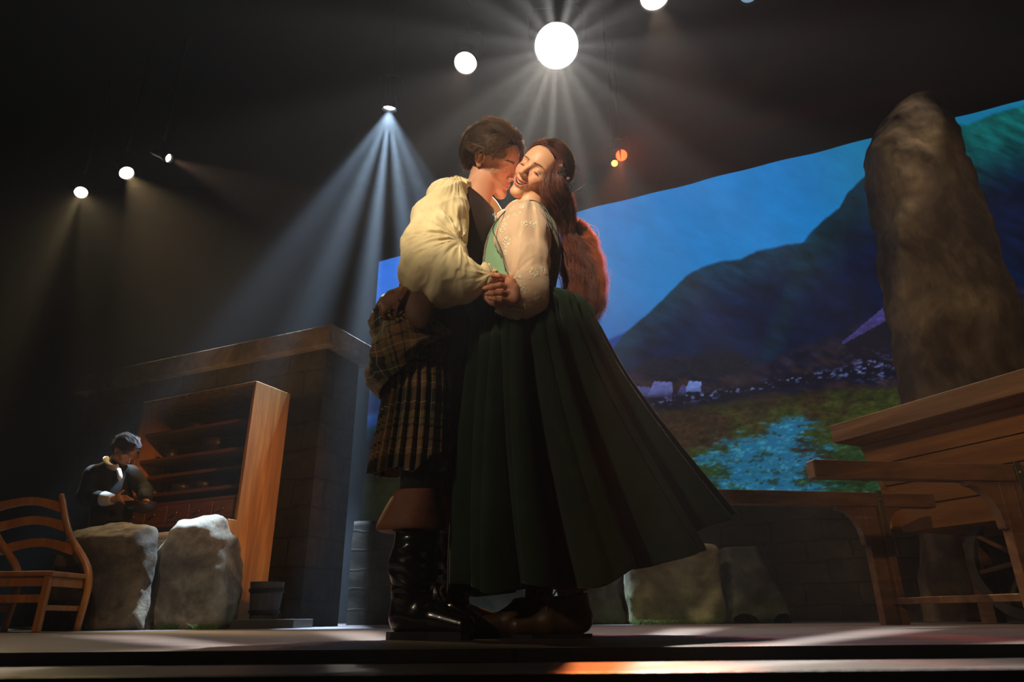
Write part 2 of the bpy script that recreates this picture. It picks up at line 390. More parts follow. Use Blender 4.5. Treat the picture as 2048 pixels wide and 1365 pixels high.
# ================================================================== THE STAGE HOUSE
deck = deckmat()
def struct(o): o['kind'] = 'structure'; return o
struct(MB().box((-9, 1.36, -0.3), (9, 11.6, 0)).build('floor', deck))
ridge = NT('stage_edge_metal'); vv = ridge.coords((1, 1, 1)); ridge.l(ridge.ramp(ridge.noise(vv, 14, 5, 0.7), [(0.3, (18, 16, 15)), (0.7, (56, 50, 46))]), ridge.b.inputs['Base Color'])
ridge.l(ridge.bump(ridge.noise(vv, 60, 3, 0.6), 0.6, 0.002), ridge.b.inputs['Normal']); ridge.set(rough=0.5, metal=0.25)
struct(MB().box((-9, 0.79, -0.02), (9, 0.96, -0.002)).build('trim_1', ridge.m, bevel=0.006))
struct(MB().box((-9, 0.775, -0.55), (9, 1.355, -0.022)).build('trim_2', black))
struct(MB().box((-9, 11.6, -0.3), (9, 11.8, 8.2)).build('wall_back', black))
struct(MB().box((-9.2, 0.3, -0.3), (-9, 11.8, 8.2)).build('wall_left', black))
struct(MB().box((9, 0.3, -0.3), (9.2, 11.8, 8.2)).build('wall_right', black))
struct(MB().box((-9.2, 0.3, 8.2), (9.2, 11.8, 8.4)).build('ceiling', black))
# ---- projection screen: the landscape picture is a flat projected image on its cloth
SH = 5.6
def scr(px, py):            # pixel -> point of the screen plane (through A, B, vertical)
    d = fw*F + (px-1024)*rt + (682.5-py)*up
    A = np.array([-2.25, 10.1]); Bq = np.array([6.1, 6.3]); t = Bq-A; nrm = np.array([-t[1], t[0]])
    k = (A@nrm)/(d[0]*nrm[0]+d[1]*nrm[1]); return CAM+d*k
sA = np.array([-2.22, 10.1]); sB = np.array([6.1, 6.3]); sd = (sB-sA)/np.linalg.norm(sB-sA); sLen = 10.4; zb, zt = 1.22, 5.62
def pl(xs, pts): return np.interp(xs, [a for a, b in pts], [b for a, b in pts])
def sstep(a, b, x):
    t = np.clip((x-a)/(b-a), 0, 1); return t*t*(3-2*t)
def landscape(x, y):
    """colour (sRGB 0-255) of the projected landscape; x, y in picture units of the backdrop photograph"""
    n1 = fbm2(x/90, y/90, 5, 1.5); n2 = fbm2(x/25, y/14, 5, 4.5, 0.6); n3 = fbm2(x/9, y/4.5, 4, 8.2, 0.65); n4 = fbm2((x+0.6*y)/40, (y-0.5*x)/13, 4, 2.2, 0.6)
    def C(*c): return np.array(c, float)*np.ones(x.shape+(1,))
    def mix(a, b, t): return a*(1-t[..., None])+b*t[..., None]
    sky = mix(C(72, 122, 182), C(16, 118, 190), sstep(1120, 1420, x+0.5*(600-y)))
    sky = mix(sky, C(14, 108, 150), sstep(1560, 1760, x-0.4*(y-300)))
    sky = mix(sky, C(30, 86, 160), sstep(560, 760, y)*0.85)
    sky = mix(sky, C(46, 110, 215), (1-sstep(740, 1000, x))*(1-sstep(560, 700, y)))
    sky = sky*(1+0.22*n1[..., None]+0.12*n4[..., None])
    c = sky
    # distant hill
    h0 = pl(x, [(700, 850), (900, 790), (1150, 715), (1230, 672), (1262, 660), (1320, 640)])+6*n2
    c = mix(c, C(18, 58, 128)*(1+0.5*n1[..., None]), sstep(-4, 6, y-h0))
    hB = pl(x, [(700, 860), (1180, 770), (1200, 735), (1246, 669), (1300, 624), (1336, 588), (1372, 552), (1402, 534), (1438, 523), (1480, 519), (1516, 501), (1576, 489), (1700, 480), (2100, 470)])+5*n2
    mB = mix(C(8, 52, 78), C(5, 26, 64), sstep(0, 120, y-hB)); mB = mix(mB, C(18, 32, 62), sstep(90, 260, y-hB)*0.8)
    mB = 0.82*mB*(1+1.0*n4[..., None]+0.5*n1[..., None])
    c = mix(c, mB, sstep(-3, 5, y-hB))
    hC = pl(x, [(1200, 1300), (1560, 600), (1590, 505), (1618, 468), (1648, 438), (1678, 417), (1696, 384), (1745, 336), (1820, 285), (1880, 240), (1935, 250), (1990, 225), (2060, 205), (2400, 120)])+7*n2
    mC = mix(C(4, 38, 52), C(3, 16, 44), sstep(20, 170, y-hC)); mC = mix(mC, C(6, 92, 92), sstep(1800, 1960, x)*(1-sstep(10, 190, y-hC)))
    mC = mC*(1+1.1*n4[..., None]+0.7*n1[..., None])
    c = mix(c, mC, sstep(-3, 6, y-hC)*sstep(1560, 1640, x+0.3*(y-480)))
    # lower moor, brown and violet
    hD = pl(x, [(700, 890), (1180, 770), (1250, 740), (1340, 705), (1430, 715), (1530, 722), (1600, 690), (1680, 660), (1800, 612), (2100, 560)])+8*n2
    mD = mix(C(28, 26, 46), C(38, 27, 30), sstep(0, 70, y-hD)); mD = mix(mD, C(12, 16, 34), sstep(-0.05, 0.12, n4))
    mD = mD*(1+1.2*n2[..., None])
    c = mix(c, mD, sstep(-6, 16, y-hD))
    tree = (((x-1440)/62)**2+((y-728)/24)**2 < 1+2.2*n3); c = mix(c, C(14, 18, 30)*(1+n3[..., None]), tree*0.85)
    tree = (((x-1320)/45)**2+((y-738)/22)**2 < 1+2.2*n3); c = mix(c, C(18, 24, 40)*(1+n3[..., None]), tree*0.7)
    # barn with a pale roof, low cottages
    roof = (y > pl(x, [(1684, 684), (1700, 672), (1782, 602), (1800, 618)])) & (y < pl(x, [(1684, 690), (1776, 640), (1800, 628)])) & (x > 1684) & (x < 1800)
    wallb = (y > pl(x, [(1684, 688), (1776, 640), (1800, 628)])) & (y < 748) & (x > 1690) & (x < 1812)
    c = mix(c, C(16, 14, 26), wallb*0.95); c = mix(c, C(56, 52, 108)*(1+n3[..., None]), roof*0.95)
    for (x0, x1, yt, yb, cc) in ((1256, 1300, 772, 794, (70, 74, 124)), (1292, 1345, 762, 796, (84, 92, 150)), (1368, 1402, 762, 784, (104, 126, 196)), (1352, 1372, 770, 792, (60, 60, 110))):
        r = (x > x0+(yb-y)*0.5) & (x < x1) & (y > yt+(x-x0)*0.06) & (y < yb); c = mix(c, C(*cc)*(1+0.5*n3[..., None]), r*0.95)
        r = (x > x0) & (x < x1-4) & (y >= yb) & (y < yb+13); c = mix(c, C(12, 12, 28), r*0.9)
    # dry-stone walls with white specks
    wl = pl(x, [(1200, 812), (1300, 806), (1400, 798), (1500, 782), (1600, 760), (1700, 748), (1830, 742)])
    band = np.exp(-((y-wl)/13)**2); c = mix(c, C(10, 12, 26), np.clip(band*1.3, 0, 0.95))
    sp = np.exp(-((y-wl+4)/9)**2)*sstep(0.07, 0.2, n3); c = mix(c, C(92, 104, 160), sp)
    sp = np.exp(-((y-735)/26)**2-((x-1745)/45)**2)*sstep(0.03, 0.2, n3); c = mix(c, C(100, 110, 170), sp*0.9)
    # meadow and the lit path
    hm = pl(x, [(700, 960), (1200, 850), (1290, 828), (1400, 812), (1500, 800), (1640, 780), (1850, 770)])+5*n2
    md = mix(C(46, 54, 20), C(28, 52, 28), sstep(60, 160, y-hm)); md = mix(md, C(44, 32, 22), sstep(0.0, 0.22, n1+0.25*n2+0.16*np.exp(-((x-1370)/70)**2-((y-850)/40)**2)*3))
    md = mix(md, C(20, 26, 16), sstep(0.04, 0.22, n2)*0.7); md = md*(1+1.2*n3[..., None]); md = mix(md, C(60, 120, 80), sstep(0.17, 0.32, n3)*sstep(30, 120, y-hm)*0.7)
    md = mix(md, C(20, 18, 16), (1-sstep(0, 30, y-hm))*0.4)
    c = mix(c, md, sstep(-5, 8, y-hm))
    cx = pl(y, [(830, 1600), (870, 1560), (910, 1530), (960, 1545), (1000, 1560)]); wd = pl(y, [(820, 16), (860, 55), (900, 95), (940, 120), (1000, 130)])
    n5 = fbm2(x/46, y/6, 4, 9.7, 0.6); pth = (1-sstep(0.45, 1.25, abs(x-cx)/wd+1.8*n2+2.4*n5))*sstep(822, 846, y)
    pc = mix(C(22, 92, 130), C(56, 140, 170), sstep(-0.05, 0.2, n3)); pc = mix(pc, C(22, 52, 52), sstep(0.0, 0.18, n2+0.8*n3))
    c = mix(c, pc, pth*0.95)
    c = mix(c, C(34, 52, 96)*(1+n1[..., None]), (1-sstep(760, 1000, x))*sstep(640, 800, y)*(1-sstep(800, 870, y)))
    c = mix(c, c*0.4, (1-sstep(850, 1000, x))*sstep(840, 900, y))
    return np.clip(c, 0, 255)
nx_, nz_ = 760, 330
uu = np.linspace(0, sLen, nx_); zz = np.linspace(zb, zt, nz_); UU, ZZ = np.meshgrid(uu, zz)
X = np.stack([sA[0]+sd[0]*UU, sA[1]+sd[1]*UU, ZZ], -1); X[-1, :, 2] += 0.012*np.sin(uu*2.1)*np.sin(uu*5.3)
dd = X-CAM; kk = dd@fw; px_, py_ = 1024+F*(dd@rt)/kk, 682.5-F*(dd@up)/kk
colr = lin(landscape(px_, py_))
pr = NT('projected_landscape'); pr.N.remove(pr.b); at = pr.n('Attribute', attribute_name='Col'); em = pr.n('Emission'); pr.l(at.outputs['Color'], em.inputs[0]); em.inputs[1].default_value = 0.95
pr.l(em.outputs[0], pr.out.inputs[0])
scrn = thing('projection_screen', 'wide screen across the back of the stage showing a blue highland valley', 'screen', (sA[0], sA[1], 0))
BASE[scrn.name] = np.array([sA[0], sA[1], 0])
gridmesh('projected_picture', X, pr.m, scrn, closed=False, col=colr)
nb_ = np.array([-sd[1], sd[0]])
bk = MB(); a3 = np.array([*(sA+nb_*0.05), (zb+zt)/2]); b3 = np.array([*(sA+sd*sLen+nb_*0.05), (zb+zt)/2])
bk.beam(a3, b3, 0.04, zt-zb+0.0); bk.build('backing', blackpaint, scrn)
for q in (0.3, sLen*0.5, sLen-0.3):
    fr = MB(); c0 = sA+sd*q+nb_*0.1; fr.beam((*c0, 0.0), (*c0, zb+0.3), 0.06, 0.06, upv=(1, 0, 0)); fr.build('stand', blackpaint, scrn)
# ---- low dry-stone wall under the screen
wm = wallmat('painted_rubble', (36, 30, 25), (54, 46, 36), (13, 11, 9), 0.5, 0.2)
def wallrun(name, a, b, h, dpt, label, nseed, mat=wm):
    a = np.array(a); b = np.array(b); t = (b-a)/np.linalg.norm(b-a); L = np.linalg.norm(b-a); nn = np.array([t[1], -t[0]])
    nu, nv = int(L/0.06), int(h/0.05)+2; U_, V_ = np.meshgrid(np.linspace(0, L, nu), np.linspace(0, 1, nv))
    top = h+0.10*fbm2(U_[:1]*1.3, U_[:1]*0+nseed, 4, nseed); Z = V_*top
    dsp = 0.07*fbm2(U_*3, Z*4, 4, nseed)
    Fx = np.stack([a[0]+t[0]*U_+nn[0]*dsp, a[1]+t[1]*U_+nn[1]*dsp, Z], -1)
    Bx = np.stack([a[0]+t[0]*U_-nn[0]*dpt, a[1]+t[1]*U_-nn[1]*dpt, Z], -1)[::-1]
    o = gridmesh(name, np.concatenate([Fx, Bx]), mat, None, closed=False, uv=np.concatenate([np.stack([U_, Z], -1), np.stack([U_, Z+3], -1)[::-1]]), base=(a[0], a[1], 0))
    return tag(o, label, 'wall')
wallrun('stone_wall', (-2.1, 9.4), (6.0, 5.75), 1.2, 0.25, 'long low dark stone wall running below the projection screen', 3.3)
q0 = P(660, 1050, 7.2); q1 = P(800, 1050, 6.9)
wallrun('stone_wall', (q0[0]+0.12, 7.75), (-0.55, 7.3), 1.05, 0.3, 'short brown rubble wall end beside the fireplace, behind the boots', 6.1)
# ---- fireplace scenery: block of painted stone with a mantel slab, seen by its corner
cA = P(665, 648, 6.0); ang = math.atan2(-1.38, 3.14)
def loc_frame(o, rz):
    return Matrix.Translation(Vector(o)) @ Matrix.Rotation(rz, 4, 'Z')
fpl = thing('fireplace', 'tall dark painted stone fireplace with a mantel slab, behind the dresser', 'fireplace', (cA[0], cA[1], 0), ang)
hz = cA[2]
fm = wallmat('fireplace_stone', (44, 38, 32), (62, 54, 44), (14, 12, 11), 0.6, 0.26)
g = MB(); g.box((-3.5, 0.10, 0), (-0.12, 0.62, hz-0.2)); g.build('stone_block', fm, fpl)
slabm = stonemat('mantel_stone', [(62, 50, 42), (92, 76, 62), (120, 100, 84), (146, 124, 104)])
g = MB(); g.box((-3.62, 0, hz-0.2), (0, 0.72, hz)); g.build('mantel', slabm, fpl, bevel=0.006)
# ================================================================== DRESSER (hutch)
R0 = P(513, 762, 5.6); HA = math.atan2(-0.6, 1.275); HH = R0[2]
dr = thing('dresser', 'tall orange-brown wooden dresser with open shelves and small drawers', 'dresser', (R0[0], R0[1], 0), HA)
dw = wood('dresser_wood', (130, 84, 34), (196, 136, 62), 2.5, (6, 6, 0.5), 0.5)
dk = wood('dresser_shelf_wood', (92, 54, 26), (140, 88, 44), 2.5, (0.6, 6, 6), 0.55)
Wd = 1.42; Dp = 0.42
g = MB(); g.box((-0.03, 0, 0), (0, Dp, HH)); g.box((-0.03, -0.16, 0), (0, 0, 0.70)); g.box((-0.03, -0.09, 0.70), (0, 0, 0.80)); g.build('side_panel', dw, dr, bevel=0.003)
g = MB(); g.box((-Wd, 0, 0), (-Wd+0.03, Dp, HH)); g.box((-Wd, -0.16, 0), (-Wd+0.03, 0, 0.70)); g.build('side_panel', dw, dr, bevel=0.003)
MB().box((-Wd+0.03, 0, HH-0.03), (-0.03, Dp, HH)).build('top_board', dw, dr, bevel=0.002)
MB().box((-Wd+0.03, Dp-0.015, 0.0), (-0.03, Dp, HH-0.03)).build('back_board', dk, dr)
SHZ = [1.68, 1.43, 1.30, 1.11]
for z in SHZ: 
    MB().box((-Wd+0.03, 0.06 if z != 1.30 else 0.16, z-0.03), (-0.03, Dp-0.015, z)).build('shelf', dk, dr, bevel=0.002)
MB().box((-Wd+0.03, -0.16, 0.66), (-0.03, Dp-0.015, 0.70)).build('worktop', dw, dr, bevel=0.002)
MB().box((-Wd+0.03, 0.02, 0.80), (-0.03, Dp-0.02, 0.83)).build('drawer_rail', dk, dr)
MB().box((-Wd+0.03, 0.02, 0.985), (-0.03, Dp-0.02, 1.01)).build('drawer_rail', dk, dr)
brass = M('brass', (160, 120, 60), rough=0.35, metal=0.9, bump=0)
for i in range(5):
    x0 = -Wd+0.04+i*(Wd-0.08)/5; x1 = x0+(Wd-0.08)/5-0.012
    d_ = MB().box((x0, 0.02, 0.833), (x1, 0.3, 0.982)).build('drawer', dk, dr, bevel=0.004)
    k_ = MB().lathe([(0.006, 0), (0.006, 0.012), (0.014, 0.018), (0.015, 0.024), (0.009, 0.03), (0.001, 0.031)], ((x0+x1)/2, 0.02, 0.905), 14, (0, -1, 0)).build('knob', brass, d_, smooth=True)
for i in range(2):
    x0 = -Wd+0.04+i*(Wd-0.08)/2; x1 = x0+(Wd-0.08)/2-0.01
    d_ = MB().box((x0, -0.15, 0.06), (x1, -0.125, 0.64)).build('door', dk, dr, bevel=0.004)
    MB().lathe([(0.006, 0), (0.014, 0.012), (0.010, 0.024), (0.001, 0.025)], (x0+0.06 if i else x1-0.06, -0.15, 0.4), 12, (0, -1, 0)).build('knob', brass, d_, smooth=True)
HM = loc_frame((R0[0], R0[1], 0), HA)
def onhutch(x, y, z): return tuple(HM @ Vector((x, y, z)))
clay = M('dark_stoneware', (38, 28, 22), (58, 42, 30), rough=0.4); pewter = M('pewter', (70, 62, 54), (90, 80, 70), rough=0.35, metal=0.8, bump=0)
def lathe_thing(name, label, cat, prof, loc, mat, group=None, extra=None):
    o = MB().lathe(prof, loc, 32).build(name, mat, None, smooth=True, base=loc); tag(o, label, cat, group)
    if extra: extra(o, np.array(loc))
    return o
bowlp = [(0.035, 0), (0.04, 0.004), (0.075, 0.03), (0.088, 0.062), (0.082, 0.062), (0.07, 0.034), (0.03, 0.012), (0.001, 0.010)]
crockp = [(0.07, 0), (0.1, 0.03), (0.115, 0.09), (0.11, 0.15), (0.08, 0.18), (0.083, 0.195), (0.073, 0.195), (0.07, 0.17), (0.001, 0.16)]
jugp = [(0.045, 0), (0.06, 0.03), (0.062, 0.08), (0.045, 0.12), (0.05, 0.145), (0.044, 0.145), (0.04, 0.12), (0.001, 0.1)]
lathe_thing('serving_bowl', 'large dark round bowl on the second dresser shelf', 'bowl', [(r*1.5, z*2.2) for r, z in bowlp], onhutch(-0.62, 0.23, 1.43), clay)
lathe_thing('crock', 'small dark crock at the far end of the second dresser shelf', 'crock', [(r*0.55, z*0.55) for r, z in crockp], onhutch(-1.17, 0.2, 1.43), clay)
lathe_thing('jug', 'dark jug near the orange side panel on the second dresser shelf', 'jug', jugp, onhutch(-0.14, 0.2, 1.43), clay)
for i, (x, nm) in enumerate(((-0.95, 'round dark bowl at the far end of the lowest dresser shelf'), (-0.68, 'round dark bowl in the middle of the lowest dresser shelf'), (-0.40, 'round dark bowl nearest the orange side panel, lowest dresser shelf'))):
    lathe_thing('bowl', nm, 'bowl', [(r*0.9, z*1.3) for r, z in bowlp], onhutch(x, 0.2, 1.11), clay, 'bowls on the lowest dresser shelf')
lathe_thing('crock', 'shadowed crock under the dresser shelf, beside the side panel', 'crock', [(r*0.6, z*0.55) for r, z in crockp], onhutch(-0.17, 0.26, 1.30), pewter)
lathe_thing('crock', 'squat crock on the top dresser shelf', 'crock', [(r*0.8, z*0.5) for r, z in crockp], onhutch(-0.95, 0.24, 1.68), clay)
# ---- bucket and low step beside the dresser
bw = wood('bucket_wood', (40, 34, 28), (62, 54, 46), 3, (8, 8, 0.6), 0.7)
bp = Pz(528, 1230, 0.07); bp = P(528, 1228, 5.45); bp[2] = 0.06
bu = thing('bucket', 'dim grey wooden bucket on the plank beside the dresser', 'bucket', tuple(bp)); BASE[bu.name] = bp
MB().lathe([(0.10, 0), (0.125, 0.26), (0.112, 0.26), (0.09, 0.03), (0.001, 0.03)], bp, 26).build('stave_body', bw, bu, smooth=False)
iron = M('dark_iron', (34, 34, 36), (50, 48, 46), rough=0.45, metal=0.7)
for z in (0.05, 0.2): MB().lathe([(0.105+z*0.096, z-0.012), (0.108+z*0.096, z-0.012), (0.108+z*0.096+0.002, z+0.012), (0.105+z*0.096, z+0.012)], bp, 26, cap_=False).build('hoop', iron, bu)
pa, pb = P(452, 1240, 5.25), P(592, 1240, 5.25)
o = MB().box((pa[0], 5.2, 0), (pb[0], 5.7, 0.06)).build('plank_step', wood('step_wood', (46, 40, 34), (70, 60, 50), 3), None, bevel=0.004, base=(pa[0], 5.2, 0)); tag(o, 'low flat wooden plank on the floor under the bucket', 'plank')
# ================================================================== ROCKS
def rock(name, label, lo, hi, seed, mat, h=0.017, cuts=16, rough=0.075, taper=0.0, moss=None):
    lo = np.array(lo); hi = np.array(hi); c = (lo+hi)/2; hf = (hi-lo)/2; r = np.random.RandomState(seed)
    pls = []
    for k in range(cuts):
        n_ = r.normal(size=3); n_[2] = abs(n_[2])*0.7; n_ /= np.linalg.norm(n_); sup = np.abs(n_*hf).sum(); pls.append((n_.astype(np.float32), np.float32(sup*r.uniform(0.62, 0.88))))
    def f(p):
        q = p-c.astype(np.float32); q = q.copy()
        if taper: q[:, :2] *= (1+taper*(q[:, 2:3]/hf[2]))
        d = rbox(q, (0, 0, 0), hf, 0.06)
        for n_, s in pls: d = smax(d, q@n_-s, 0.02)
        return d+rough*2*np.abs(fbm(p*3.1+seed, 4))+0.25*rough*fbm(p*14+seed, 3)-rough*0.3
    V, Q = nets(f, lo-0.06, hi+0.06, h, margin=rough)
    V[:, 2] = np.maximum(V[:, 2], 0.0)
    o = mk(name, V, Q, mat, base=(c[0], c[1], 0)); tag(o, label, 'rock'); return o
rs1 = stonemat('rock_dark', [(26, 21, 17), (58, 48, 38), (96, 82, 62), (134, 118, 92)], sc=3.2)
rs2 = stonemat('rock_light', [(52, 48, 42), (96, 88, 74), (146, 136, 116), (184, 178, 160)], sc=3.0)
def rk(name, label, l, r_, top, Y, depth, seed, mat, **k):
    a = P(l, top, Y); b = P(r_, top, Y); z = P((l+r_)/2, top, Y)[2]
    return rock(name, label, (a[0], Y, -0.02), (b[0], Y+depth, z), seed, mat, **k)
rk('boulder', 'brown chiselled boulder with dark hollows, behind the ladderback chair', 118, 330, 1044, 4.76, 0.26, 5, rs1, taper=0.05)
rk('boulder', 'pale grey boulder lit from above, in front of the dresser', 308, 472, 1030, 5.03, 0.32, 11, rs2, taper=0.0)
slabp = stonemat('lit_rock_streaks', [(120, 108, 92), (160, 150, 134), (196, 186, 170), (214, 206, 192)], sc=3, streak=(1, 1, 9), bump=0.3)  # paler stone: the lit side of the grey boulder put into the colour
a_, b_ = P(262, 1046, 5.0), P(440, 1028, 5.05)
a_, b_ = P(262, 1046, 5.37), P(372, 1028, 5.37)
rock('lit_rock_side', 'pale streaked rock face standing in for the lit side of the grey boulder', (a_[0], 5.36, -0.02), (b_[0], 5.46, P(320, 1036, 5.36)[2]), 21, slabp, h=0.016, cuts=4, rough=0.012)
rs3 = stonemat('rock_mossy', [(58, 50, 38), (92, 82, 62), (120, 108, 84), (146, 134, 108)], moss=0.42, sc=2.2)
rs4 = stonemat('rock_grey', [(44, 42, 38), (70, 68, 62), (92, 90, 82), (112, 108, 100)], moss=0.25, sc=2.2)
rk('boulder', 'square mossy stone block lit from above, between the green skirt and the trestle', 1258, 1438, 1086, 5.6, 0.7, 33, rs3, cuts=7, rough=0.05)
rk('boulder', 'dim rugged boulder leaning against the far side of the square mossy block', 1446, 1552, 1092, 5.75, 0.8, 37, rs4, taper=0.15, rough=0.05)
rk('boulder', 'small grey rock under the hem of the green skirt', 1146, 1246, 1112, 5.9, 0.5, 41, rs4, cuts=9)
rk('boulder', 'dark rounded rock seen between the black boots and the brown shoes', 905, 1052, 1170, 5.6, 0.6, 45, rs4, cuts=10)
# moss tufts at the rock bases
def tufts(name, label, boxes, n, hgt, seed, col):
    r = np.random.RandomState(seed); pts = []
    for (x0, x1, y0, y1) in boxes:
        k = n//len(boxes); b = np.stack([r.uniform(x0, x1, k), r.uniform(y0, y1, k), np.zeros(k)], 1)
        t = r.normal(size=(k, 3))*0.5; t[:, 2] = 1; L = hgt*r.uniform(0.4, 1, k)
        s = np.linspace(0, 1, 4)[None, :, None]; bend = r.normal(size=(k, 1, 3))*0.4; bend[..., 2] = -0.3
        pts.append(b[:, None]+L[:, None, None]*(t[:, None]*s+bend*s*s))
    o = strands(name, np.concatenate(pts), 0.0025, col, None, 0.2); tag(o, label, 'moss', kind='stuff'); return o
mossm = M('moss_green', (64, 84, 24), (96, 112, 36), rough=0.9, bump=0)
bx = P(1265, 1240, 5.6)[0]; b2 = P(1435, 1240, 5.6)[0]; c1_ = P(318, 1250, 4.9)[0]; c2_ = P(400, 1250, 4.9)[0]
tufts('moss', 'tufts of green moss on the floor at the foot of the stones', [(bx, b2, 5.52, 5.62), (bx, bx+0.3, 5.5, 5.6), (c1_, c1_+0.12, 4.86, 4.95), (c2_-0.03, c2_+0.1, 4.86, 4.95)], 900, 0.055, 5, mossm)
# ================================================================== STANDING STONE
stm = stonemat('standing_stone', [(34, 26, 18), (70, 55, 38), (108, 90, 66), (150, 130, 100)], sc=1.6, streak=(1.3, 1.3, 0.8), bump=0.6)
SY = 5.6
srow = [(1262, 1868, 2075), (1100, 1862, 2072), (950, 1848, 2066), (800, 1822, 2052), (730, 1806, 2044), (640, 1786, 2024), (590, 1778, 2008), (520, 1765, 1990), (470, 1760, 1966), (420, 1755, 1952), (350, 1746, 1932), (300, 1743, 1914), (262, 1756, 1898), (232, 1778, 1884), (219, 1792, 1866), (214, 1806, 1852)]
X, a, v = rows_loft([(y, l, r_, SY+0.35, 0.36 if y > 240 else 0.26) for y, l, r_ in srow], 190, 150, power=2.7)
nrm = np.stack([np.cos(a)[None]*np.ones((190, 1)), np.sin(a)[None]*np.ones((190, 1)), np.zeros((190, 150))], -1)
dsp = 0.42*np.abs(fbm(X*1.5+3, 4))+0.07*fbm(X*6, 4); X = X-nrm*dsp[..., None]*0.8+nrm*0.03
X[:, :, 2] = np.minimum(X[:, :, 2], P(1830, 222, SY+0.35)[2]+0.10*fbm(X*1.8, 3)); X[0, :, 2] = 0
o = gridmesh('standing_stone', X, stm, None, caps=True, base=(X[0, :, 0].mean(), SY+0.3, 0)); tag(o, 'tall leaning brown standing stone rising behind the wooden cart', 'standing stone')
# ================================================================== CART
CA = P(1659, 852, 4.8); cang = math.atan2(-0.9, 0.42); TZ = CA[2]
ct = thing('cart', 'large wooden cart with a wide top board and slanted plank sides', 'cart', (CA[0], CA[1], 0), cang)
cw = wood('cart_plank_wood', (120, 78, 34), (176, 124, 62), 2.2, (0.5, 6, 6), 0.5)
cw2 = wood('cart_rail_wood', (112, 82, 54), (160, 124, 86), 2.2, (0.5, 6, 6), 0.5)
Lc = 2.6
MB().box((0, 0, TZ-0.13), (Lc, 1.5, TZ)).build('top_board', cw2, ct, bevel=0.006)
zt_, zb_ = TZ-0.13, 0.585
yt, yb = 0.27, 0.40
for k in range(4):
    z1 = zt_+(zb_-zt_)*k/4; z2 = zt_+(zb_-zt_)*(k+1)/4+0.008; y1 = yt+(yb-yt)*k/4; y2 = yt+(yb-yt)*(k+1)/4
    x1 = -0.0+0.10*k/4; 
    Vb = np.array([(x1, y1, z1), (Lc, y1, z1), (Lc, y2, z2), (x1+0.025, y2, z2), (x1, y1+0.03, z1), (Lc, y1+0.03, z1), (Lc, y2+0.03, z2), (x1+0.025, y2+0.03, z2)])
    Fb = [(3, 2, 1, 0), (4, 5, 6, 7), (0, 1, 5, 4), (1, 2, 6, 5), (2, 3, 7, 6), (3, 0, 4, 7)]
    b_ = MB(); b_.add(Vb, [f[::-1] for f in Fb][::1]); b_.build('side_plank', cw, ct, bevel=0.003)
MB().box((0.06, yt+0.05, zb_+0.02), (0.09, 1.35, zt_)).build('end_panel', cw, ct)
MB().box((0.1, yb, zb_), (Lc, 1.3, zb_+0.03)).build('bottom_board', cw, ct)
dwood = wood('dark_oak', (82, 56, 38), (132, 94, 62), 3, (0.5, 6, 6), 0.35, coat=0.2)
g = MB(); g.beam((0.35, 0.75, 0), (0.35, 0.75, zb_), 0.1, 0.1, upv=(1, 0, 0)); g.build('leg', dwood, ct)
g = MB(); g.beam((2.3, 0.75, 0), (2.3, 0.75, zb_), 0.1, 0.1, upv=(1, 0, 0)); g.build('leg', dwood, ct)
wc = np.array([0.72, 0.62, 0.36]); th = np.linspace(0, 2*pi, 49)[:-1]
g = MB(); ring = np.array([(wc[0]+0.33*cos(t), wc[1], wc[2]-0.0+0.33*sin(t)) for t in th])
V = []; 
for (rr, yy) in ((0.36, -0.025), (0.36, 0.025), (0.30, 0.025), (0.30, -0.025)): V += [(wc[0]+rr*cos(t), wc[1]+yy, wc[2]+rr*sin(t)) for t in th]
Fq = [(q*48+i, q*48+(i+1) % 48, ((q+1) % 4)*48+(i+1) % 48, ((q+1) % 4)*48+i) for q in range(4) for i in range(48)]
wheel = mk('wheel', V, [f[::-1] for f in Fq], M('wheel_rim', (70, 66, 62), (96, 90, 86), rough=0.4, metal=0.4), ct, smooth=False)
for k in range(8):
    t = k*pi/4+0.2; g = MB(); g.beam((wc[0]+0.04*cos(t), wc[1], wc[2]+0.04*sin(t)), (wc[0]+0.31*cos(t), wc[1], wc[2]+0.31*sin(t)), 0.025, 0.03, upv=(0, 1, 0)); g.build('spoke', dwood, wheel)
MB().lathe([(0.05, -0.05), (0.05, 0.05)], wc, 20, (0, 1, 0)).build('hub', dwood, wheel)
